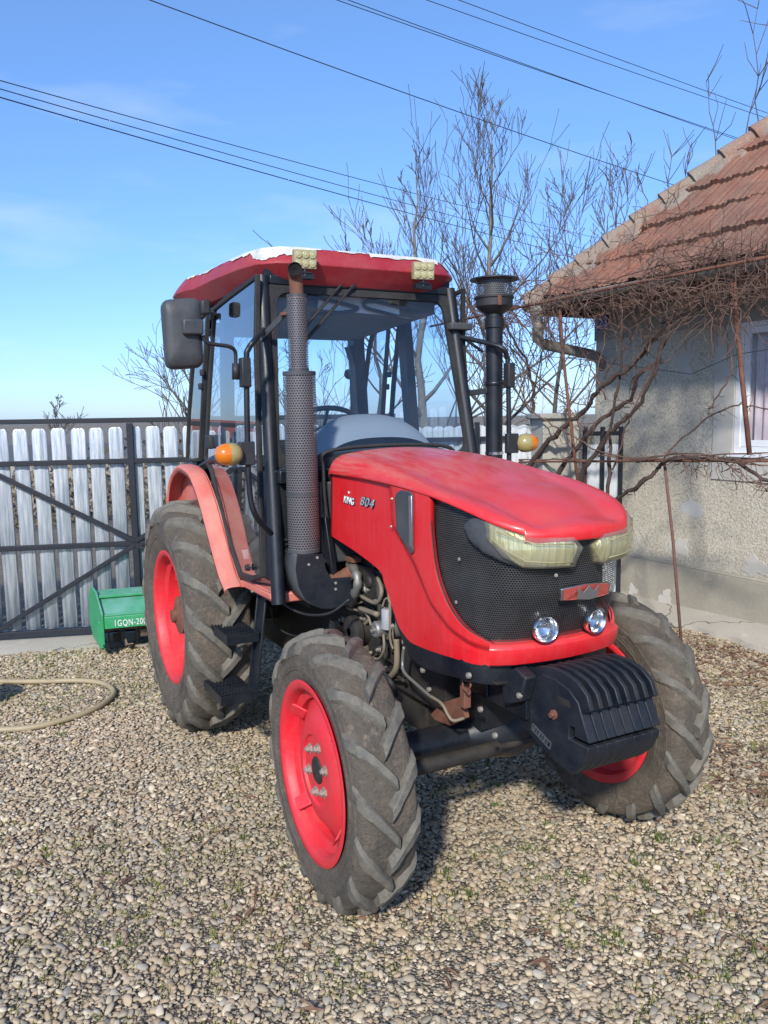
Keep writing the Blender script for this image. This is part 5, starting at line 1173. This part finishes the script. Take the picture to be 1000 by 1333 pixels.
# bare edge where the paint has come off the rim of the roof
def bare():
    m, nt, b, o = newmat('bare_fibreglass'); n = ramp(nt, noise(nt, coords(nt), 9, 6, .7), [(.35, 0.), (.65, 1.)]); nt.links.new(mix(nt, n, (.72, .72, .70), (.45, .44, .41)), b.inputs['Base Color']); b.inputs['Roughness'].default_value = .6; return m
M['bare'] = bare()
m = MB(); rnd = random.Random(12)
R1, R2, R3 = rr_(.9875, 2.5165), rr_(.957, 2.548), rr_(.918, 2.5805); n_ = len(R1)
def strip(i0, i1, cov, seed):
    K = 16; a1, a2 = [], []
    def flush():
        if len(a1) > 2: m.grid([list(a1), [p.lerp(q, .5)+V(0, 0, .0006) for p, q in zip(a1, a2)], list(a2)])
        a1.clear(); a2.clear()
    for i in range(i0, i1):
        for j in range(K):
            t = j/K; p0 = R0_[i % n_].lerp(R0_[(i+1) % n_], t); p1 = R1[i % n_].lerp(R1[(i+1) % n_], t); p2 = R2[i % n_].lerp(R2[(i+1) % n_], t); p3 = R3[i % n_].lerp(R3[(i+1) % n_], t); u = i-i0+t
            w_ = math.sin(u*4.3+seed)*.5+math.sin(u*10.7+seed*2)*.35+math.sin(u*27+seed)*.18; q = cov(i+t)+w_*.42
            if q < .06: flush(); continue
            q = min(q, 2.7); s_ = 3-.15; lo_ = s_-q     # 0 = ring0, 3 = ring3
            def pos(s): 
                k = int(min(2, max(0, s))); r_ = (p0, p1, p2, p3); return r_[k].lerp(r_[k+1], s-k)
            e = V(0, 0, .0015)+(p1-V(.36, 0, p1.z)).normalized()*.0018; a1.append(pos(max(.3, lo_))+e); a2.append(pos(s_)+V(0, 0, .002))
    flush()
R0_ = rr_(1.001, 2.497)
strip(0, 8, lambda t: interp(t, [(0, .15), (1, .5), (1.6, 1.3), (2.2, 1.9), (3, 1.9), (3.6, .7), (4.5, .25), (8, .2)]), 2.3); strip(n_-5, n_, lambda t: interp(t-n_, [(-5, .2), (-3.4, 1.2), (-2.4, 1.6), (-2, .3), (-1.2, .9), (0, .5)]), 5)
m.build('peeled_edge', M['bare'], roof_, loc=(0,0,0), smooth=True)
m = MB()
for a, b, r_ in ((322, 335, .022), (333, 345, .016), (257, 363, .012), (300, 327, .008)):
    d = ray(a, b); best = None
    p = at(a, b, 1, -.56); m.lathe([(0, .002), (r_, 0)], p, (0, -1, .2), 9)
#m.build('chip', M['bare'], roof_, loc=(0,0,0))
m = MB(); m.prism([V(.80, -.49, 2.325), V(.80, .49, 2.325), V(-.2, .5, 2.275), V(-.2, -.5, 2.275)], (0, 0, .01)); m.span((.81, -.49, 2.325), (.82, .49, 2.40)); m.build('roof_liner', M['liner'], T)
PXL = .845; q = [at(a, b, 0, PXL) for a, b in ((415, 383), (520, 391), (520, 412), (414, 402))]; m = MB(); m.prism(q, (-.006, 0, 0)); hp_ = m.build('light_panel', M['white_panel'], T)
for P in (((398, 384), (425, 390), (458, 398), (466, 401), (458, 405), (425, 408), (400, 408)), ((545, 406), (510, 397), (484, 392), (474, 395), (478, 401), (500, 407), (535, 416))):
    m = MB(); m.tube(smooth_path([at(a, b, 0, PXL+.02) for a, b in P], 4), .009, 8); m.build('console_arm', M['interior'], T, smooth=True)
m = MB(); m.lathe([(.035, 0), (.03, -.012), (0, -.015)], at(472, 415, 2, 2.34), (0, 0, 1), 16); m.build('dome_lamp', M['grey_plastic'], T, smooth=True)
# cab interior
m = MB(); rows = []
for i in range(15):
    x = .70+.34*i/14; k = [.3, .6, .8, .92, .97, 1, 1, 1, .99, .97, .94, .9, .84, .74, .6][i]; hw_ = .30+.03*i/14
    rows.append([V(x, .05-hw_*math.copysign(abs(math.cos(math.pi*j/24))**.8, math.cos(math.pi*j/24))*(1-.18*math.sin(math.pi*j/24)), 1.52+.285*k*abs(math.sin(math.pi*j/24))**.5) for j in range(25)])
m.grid(rows); m.build('dashboard', M['dash'], T, smooth=True)
m = MB(); m.grid([[V(1.045, .05+.42*math.cos(math.pi*j/20), 1.54), V(1.05, .05+.42*math.cos(math.pi*j/20), 1.555+.10*math.sin(math.pi*j/20)**.7)] for j in range(21)]); m.build('dash_base', M['interior'], T, solid=.006)
m = MB(); m.span((.55, -.5, 1.0), (1.08, .5, 1.52)); m.span((-.14, -.5, 1.0), (-.10, .5, 1.46)); m.build('cab_lining', M['interior'], T, bevel=.01)
m = MB(); c = V(.62, -.08, 1.74); pts = [c+V(.10*math.cos(a)*.6, .20*math.sin(a), .10*math.cos(a)) for a in [2*math.pi*i/32 for i in range(32)]]; m.tube(pts, .014, 8, closed=True); m.tube([c, V(.72, -.02, 1.5)], .02, 8)
for a in (0, 2.1, 4.2): m.tube([c, c+V(.10*math.cos(a)*.6, .20*math.sin(a), .10*math.cos(a))], .009, 6)
m.build('steering_wheel', M['plastic'], T, smooth=True)
m = MB(); m.span((-.05, -.22, 1.0), (.32, .22, 1.28)); m.prism([V(-.06, -.2, 1.25), V(.04, -.2, 1.25), V(-.0, -.17, 1.66), V(-.07, -.17, 1.66)], (0, .4, 0)); m.build('seat', M['interior'], T, bevel=.03)
m = MB(); a = at(459, 527, 0, -.35); b = at(455, 487, 0, -.35); m.tube([V(a.x, a.y, 1.4), b+V(0, .01, 0)], .010, 8); m.lathe([(0, .02), (.03, .012), (.035, -.01), (0, -.02)], b, (1, 0, 0), 16); m.build('rear_lamp', M['plastic'], T, smooth=True)
# wipers
def wsh(px, py, o=.02):
    n = V(1, 0, .1783).normalized(); p0 = wsp(0, 1.5)+n*o; d = ray(px, py); t = (p0-CAM).dot(n)/d.dot(n); return CAM+d*t
for (a, b) in (((464, 347), (386, 440)), ((479, 350), (388, 456))):
    m = MB(); A, B = wsh(*a, .03), wsh(*b, .02); m.tube([A, A.lerp(B, .25)], .010, 6); m.tube([A.lerp(B, .2), B], .006, 6); m.bar(A.lerp(B, .45)-V(.008, 0, 0), B-V(.008, 0, 0), .008, .014); m.build('wiper', M['plastic'], T)
# work lights
for s in (-1, 1):
    c = at(396.5, 337.5, 0, 1.075) if s < 0 else at(551, 352.5, 0, 1.075); rot = Matrix.Rotation(R(s*-4-9), 3, 'Z') @ Matrix.Rotation(R(8), 3, 'Y'); m = MB(); m.box(c, (.035, .105, .082), rot)
    for j in range(6): m.box(c+rot @ V(-.025, -.045+j*.018, 0), (.03, .005, .075), rot)
    wl = m.build('work_light', M['led_housing'], T, bevel=.003)
    m = MB()
    for i in range(3):
        for j in range(2): m.lathe([(.0155, 0), (.0155, .004), (.012, .002), (.006, .005), (0, .006)], c+rot @ V(.0175, -.033+i*.033, -.019+j*.038), rot @ V(1, 0, 0), 16)
    m.build('led', M['led'], wl, loc=(0,0,0), smooth=True)
    m = MB(); m.span((c.x-.02, c.y-.03, c.z-.062), (c.x+.01, c.y+.03, c.z-.055)); m.cyl(c+V(0, 0, -.075), c+V(0, 0, -.04), .008, 8); m.span((c.x-.03, c.y-.045, c.z-.085), (c.x+.005, c.y+.045, c.z-.062)); m.build('bracket', M['black'], wl, loc=(0,0,0))
# mirrors, rails and indicators
for s in (-1, 1):
    mir = s > 0; f = (lambda m: m.mirror()) if mir else (lambda m: m)
    X = 1.20
    if not mir:
     m = MB(); tl_, tr_, br_, bl_ = [at(a, b, 0, X) for a, b in ((210, 391), (259, 388), (264, 478), (217, 481))]
     outl = []; cs = [tl_, tr_, br_, bl_]
     for i in range(4):
         p = cs[i]; a = cs[i-1]; b = cs[(i+1) % 4]
         for t in (0, .25, .5, .75, 1.): 
             r_ = .035; pa = p+(a-p).normalized()*r_; pb = p+(b-p).normalized()*r_; outl.append(pa.lerp(p, t).lerp(p.lerp(pb, t), t))
     c = sum(outl, V(0,0,0))/len(outl); rows = [[c+(p-c)*k+V(dx, 0, 0) for p in outl] for k, dx in ((.93, -.035), (1., -.028), (1.02, -.005), (.99, .018), (.90, .032), (.6, .040), (.0, .042))]
     m.grid(rows, closed=True); mi_ = f(m).build('mirror', M['patina'], T, auto=55)
     m = MB(); m.prism([c+(p-c)*.90+V(-.034, 0, 0) for p in outl], (-.002, 0, 0)); f(m).build('mirror_glass', M['chrome'], mi_, loc=(0,0,0))
     m = MB(); q = at(250, 426, 0, X+.04); m.box(q+V(0, 0, 0), (.05, .085, .062)); f(m).build('clamp', M['patina'], mi_, loc=(0,0,0), bevel=.008)
     m = MB(); m.tube(smooth_path([at(a, b, 0, x) for a, b, x in ((263, 437, 1.24), (270, 446, 1.24), (285, 449, 1.23), (298, 451, 1.22), (306, 457, 1.21), (307, 472, 1.205), (307, 490, 1.205))], 4), .0085, 8); m.cyl(at(307, 494, 0, 1.205), at(307, 473, 0, 1.205), .016, 12); f(m).build('mirror_arm', M['plastic'], T, smooth=True)
    m = MB(); q = at(319, 485, 0, 1.2); m.box(q, (.05, .042, .125)); f(m).build('hinge_block', M['plastic'], T, bevel=.006)
    m = MB(); top_ = aP(2.20, -1); P = [top_, at(333, 441, 0, 1.19), at(323, 455, 0, 1.2), at(321, 470, 0, 1.2), at(322, 560, 0, 1.2), at(325, 640, 0, 1.2), at(335, 675, 0, 1.2), aP(1.26, -1)]; m.tube(smooth_path(P, 4), .0125, 10); f(m).build('grab_rail', M['black'], T, smooth=True)
    m = MB(); q = at(320, 590, 0, 1.2); m.box(q+V(.01, 0, 0), (.03, .07, .10)); f(m).build('lamp_bracket', M['plastic'], T, bevel=.004)
    e = at(297, 591, 0, 1.22) if not mir else None; q0 = at(303, 591, 0, 1.22)
    m = MB(); ax = V(.0, -1, 0)
    m.lathe([(0, -.040), (.032, -.032), (.046, -.010), (.049, .012), (.046, .035), (.036, .045)], V(1.225, q0.y+.0, q0.z), V(.15, -1, 0), 24); ind = f(m).build('indicator', M['amber_clear'], T, smooth=True)
    m = MB(); m.lathe([(.0475, .028), (.044, .048), (.034, .068), (.018, .078), (0, .080)], V(1.225, q0.y, q0.z), V(.15, -1, 0), 24); f(m).build('orange_lens', M['orange'], ind, smooth=True, loc=(0,0,0))
m = MB(); m.box(V(1.0, .53, 2.245), (.05, .13, .035)); m.build('folded_mirror_bracket', M['patina'], T, bevel=.006)
m = MB(); q = sdp(287, 410); m.box(q+V(.03, -.09, .03), (.06, .05, .075)); m.build('vent_knob', M['plastic'], T, bevel=.012)
# ---- exhaust
CX, CY = 1.235, -.462
m = MB(); m.cyl((CX, CY, 1.20), (CX, CY, 1.99), .058, 24, 1); m.cyl((CX, CY, 1.99), (CX-.005, CY+.0, 2.30), .033, 20, 1)
P = smooth_path([V(CX-.004, CY, 2.20), V(CX-.012, CY+.004, 2.33), V(CX-.015, CY+.002, 2.385), V(CX+.0, CY-.006, 2.41), V(CX+.03, CY-.018, 2.422)], 5); m.tube(P, .030, 20, cap=False)
ex = m.build('exhaust', [M['rust'], M['dark_grime']], T, smooth=False, auto=40)
m = MB(); d_ = V(.03, -.012, .006).normalized(); m.lathe([(.0305, -.004), (.0315, .002), (.028, .003), (.026, -.004), (.0, -.02)], P[-1], d_, 20); m.build('outlet', M['hole'], ex, loc=(0,0,0))
def perfcyl(name, r, z0, z1, cx, cy, mat, pitch, parent, n=48, squash=1., loc0=True):
    m = MB(); rows = [[V(cx+r*math.cos(2*math.pi*j/n), cy+r*squash*math.sin(2*math.pi*j/n), z) for j in range(n+1)] for z in (z0, z1)]; m.grid(rows); o = m.build(name, M[mat], parent, smooth=True, loc=(0,0,0) if loc0 else None)
    nh = round(2*math.pi*r/pitch); uvset(o, lambda vi, co: ((vi % (n+1))/n*nh, co.z/(pitch*.86))); return o
perfcyl('heat_shield', .071, 1.205, 1.985, CX, CY, 'perf', .0125, ex)
perfcyl('heat_shield', .0435, 1.99, 2.315, CX-.004, CY, 'perf', .0115, ex)
m = MB()
for z in (1.205, 1.46, 1.985): m.lathe([(.0715, -.008), (.0725, -.008), (.0725, .008), (.0715, .008)], (CX, CY, z), (0, 0, 1), 40)
m.lathe([(.0725, 0), (.045, .0005)], (CX, CY, 1.99), (0, 0, 1), 40)
for z in (2.0, 2.315): m.lathe([(.044, -.006), (.045, -.006), (.045, .006), (.044, .006)], (CX-.004, CY, z), (0, 0, 1), 32)
m.build('shield_band', M['patina'], ex, auto=30, loc=(0,0,0))
m = MB(); a = aP(2.16, -1); m.bar(a+V(.02, -.03, -.01), V(CX-.03, CY-.02, 2.27), .006, .028); m.build('pipe_strap', M['patina'], T, bevel=.001)
m = MB(); m.cyl(V(CX-.06, CY-.03, 2.245), V(CX-.06, CY-.055, 2.24), .010, 6); m.build('strap_bolt', M['rust'], T)
# elbow shield below
EX_ = 1.315; PO = [at(a, b_, 0, EX_) for a, b_ in ((387, 722), (421, 721), (424, 740), (431, 753), (457, 751), (460, 785), (445, 790), (428, 793), (412, 790), (398, 781), (389, 764), (385, 742))]
m = MB(); m.prism(PO, (-.004, 0, 0)); els = m.build('elbow_shield', M['black_weight'], T, bevel=.001)
oc = smooth_path([PO[i] for i in (5, 6, 7, 8, 9, 10, 11, 0)], 5); m = MB(); m.grid([[p+V(-.003, 0, 0) for p in oc], [p+V(-.15, .0, 0) for p in oc]]); m.build('shield_side', M['patina'], els, solid=.003, smooth=True, loc=(0,0,0))
m = MB(); m.tube(smooth_path([V(CX, CY, 1.20), V(CX, CY+.005, 1.12), V(CX, CY+.06, 1.06), V(CX+.01, CY+.16, 1.05), V(CX+.02, CY+.26, 1.10)], 4), .036, 14); m.build('exhaust_elbow', M['rust'], T, smooth=True)
m = MB()
for q in ((402, 735), (413, 726), (437, 767), (437, 759)): m.lathe([(0, .006), (.006, .005), (.007, 0)], at(q[0], q[1], 0, EX_), (1, 0, 0), 8)
m.build('shield_screw', M['bolt'], T)
m = MB(); m.bar(V(1.16, -.40, 1.20), V(1.18, -.40, .99), .02, .05); m.bar(V(1.2, -.34, 1.34), V(1.25, -.32, 1.0), .03, .03); m.build('support_stay', M['black'], T, bevel=.003)
pipe('wire_harness', [(355, 772, -.5), (375, 790, -.48), (400, 800, -.46), (430, 798, -.42), (455, 780, -.36)], .006, 'plastic'); pipe('wire_harness', [(352, 790, -.45), (360, 815, -.4), (385, 828, -.36), (420, 822, -.34)], .005, 'plastic')
# ---- air intake
IX, IY = 1.10, .675
m = MB(); m.cyl((IX, IY, 1.45), (IX, IY, 2.32), .044, 28); m.lathe([(.046, 0), (.049, .004), (.049, .016), (.046, .02)], (IX, IY, 1.94), (0, 0, 1), 28); m.lathe([(.046, 0), (.050, .004), (.050, .05), (.046, .054)], (IX, IY, 2.23), (0, 0, 1), 28); it = m.build('air_intake', M['black'], T, auto=40)
m = MB(); m.lathe([(.046, 0), (.048, 0), (.048, .014), (.046, .014)], (IX, IY, 1.585), (0, 0, 1), 28); m.build('clamp_ring', M['chrome'], it, loc=(0,0,0))
m = MB(); m.lathe([(.044, 2.30), (.080, 2.325), (.095, 2.34), (.095, 2.375), (.101, 2.38), (.101, 2.39), (.090, 2.392)], (IX, IY, 0), (0, 0, 1), 40); m.lathe([(.0, 2.492), (.07, 2.490), (.125, 2.478), (.126, 2.472), (.09, 2.474), (.0, 2.476)], (IX, IY, 0), (0, 0, 1), 40); m.cyl((IX, IY, 2.35), (IX, IY, 2.48), .05, 20); m.build('precleaner', M['plastic'], it, auto=40, loc=(0,0,0))
perfcyl('screen', .090, 2.385, 2.475, IX, IY, 'perf_dark', .011, it)
m = MB(); m.box((IX+.094, IY-.035, 2.36), (.012, .02, .05)); m.build('clip', M['rust'], it, loc=(0,0,0), bevel=.003)
m = MB(); m.bar((.98, .55, 1.90), (IX, IY-.04, 1.915), .02, .03); m.bar((.96, .53, 2.22), (IX-.1, IY+.0, 2.12), .014, .014); m.build('intake_bracket', M['black'], T, bevel=.003)
# ---- fenders
FP = [(-.43, 1.27), (-.365, 1.39), (-.278, 1.468), (-.18, 1.512), (-.06, 1.537), (.142, 1.515), (.261, 1.455), (.383, 1.354), (.483, 1.243), (.603, 1.105), (.69, 1.02), (.775, .972)]
for s in (-1, 1):
    P = smooth_path([V(x, 0, z) for x, z in FP], 4); rows = []
    for i, p in enumerate(P):
        a, b = P[max(0, i-1)], P[min(len(P)-1, i+1)]; t = (b-a).normalized(); n = V(-t.z, 0, t.x); n = n if n.z > 0 or n.x > 0 else -n
        rows.append([p+V(0, -.690, 0)-n*.045, p+V(0, -.695, 0)-n*.018, p+V(0, -.685, 0)-n*.004, p+V(0, -.66, 0)+n*.0, p+V(0, -.625, 0)+n*.0, p+V(0, -.612, 0)-n*.003, p+V(0, -.606, 0)-n*.014])
    m = MB(); m.grid(rows); mm = m if s < 0 else m.mirror(); fe = mm.build('fender', M['fender_red'], T, auto=45, solid=.004)
    m = MB(); P2 = [p for p in P]; rows = [[p+V(0, -.606, -.006) for p in P2], [V(p.x*.9, -.604, min(p.z-.02, .99)) for p in P2]]; m.grid(rows); (m if s < 0 else m.mirror()).build('inner_wall', M['fender_red'], fe, loc=(0,0,0), solid=.004)
# sill strip, steps
m = MB(); m.prism([V(.72, -.60, .962), V(1.15, -.60, .975), V(1.15, -.60, 1.0), V(.72, -.60, .992)], (0, .03, 0)); m.build('door_sill', M['fender_red'], T, bevel=.004)
for s in (-1, 1):
    f = (lambda m: m) if s < 0 else (lambda m: m.mirror())
    m = MB(); m.bar((.84, -.52, .95), (.86, -.60, .42), .012, .085, up=(1, 0, 0)); m.bar((.80, -.52, .95), (.82, -.60, .42), .04, .012, up=(1, 0, 0)); st = f(m).build('step_bracket', M['black'], T, bevel=.003)
    for (x0, x1, ya, yb, z) in ((.58, .89, -.73, -.57, .745), (.60, .90, -.775, -.60, .455)):
        m = MB(); m.span((x0, ya, z-.03), (x1, ya+.008, z+.012)); m.span((x0, yb-.008, z-.03), (x1, yb, z+.012)); m.span((x1-.008, ya+.0085, z-.03), (x1, yb-.0085, z+.012)); m.span((x0, ya+.0085, z-.03), (x0+.008, yb-.0085, z+.012))
        for i in range(1, 6):
            yy = ya+(yb-ya)*i/6; xx = x0+(x1-x0)*i/6; m.span((xx-.003, ya+.009, z-.012), (xx+.003, yb-.009, z+.004))
            for j in range(9): m.prism([V(xx-.003, ya+.012+j*(yb-ya-.024)/9, z+.004), V(xx-.003, ya+.012+(j+1)*(yb-ya-.024)/9, z+.004), V(xx-.003, ya+.012+(j+.5)*(yb-ya-.024)/9, z+.014)], (.006, 0, 0))
        f(m).build('step', M['black'], st, loc=(0,0,0))
m = MB(); m.span((.55, .25, .55), (1.15, .50, .92)); m.build('fuel_tank', M['dark_grime'], T, bevel=.03)
# left-hand cables hanging under the cab
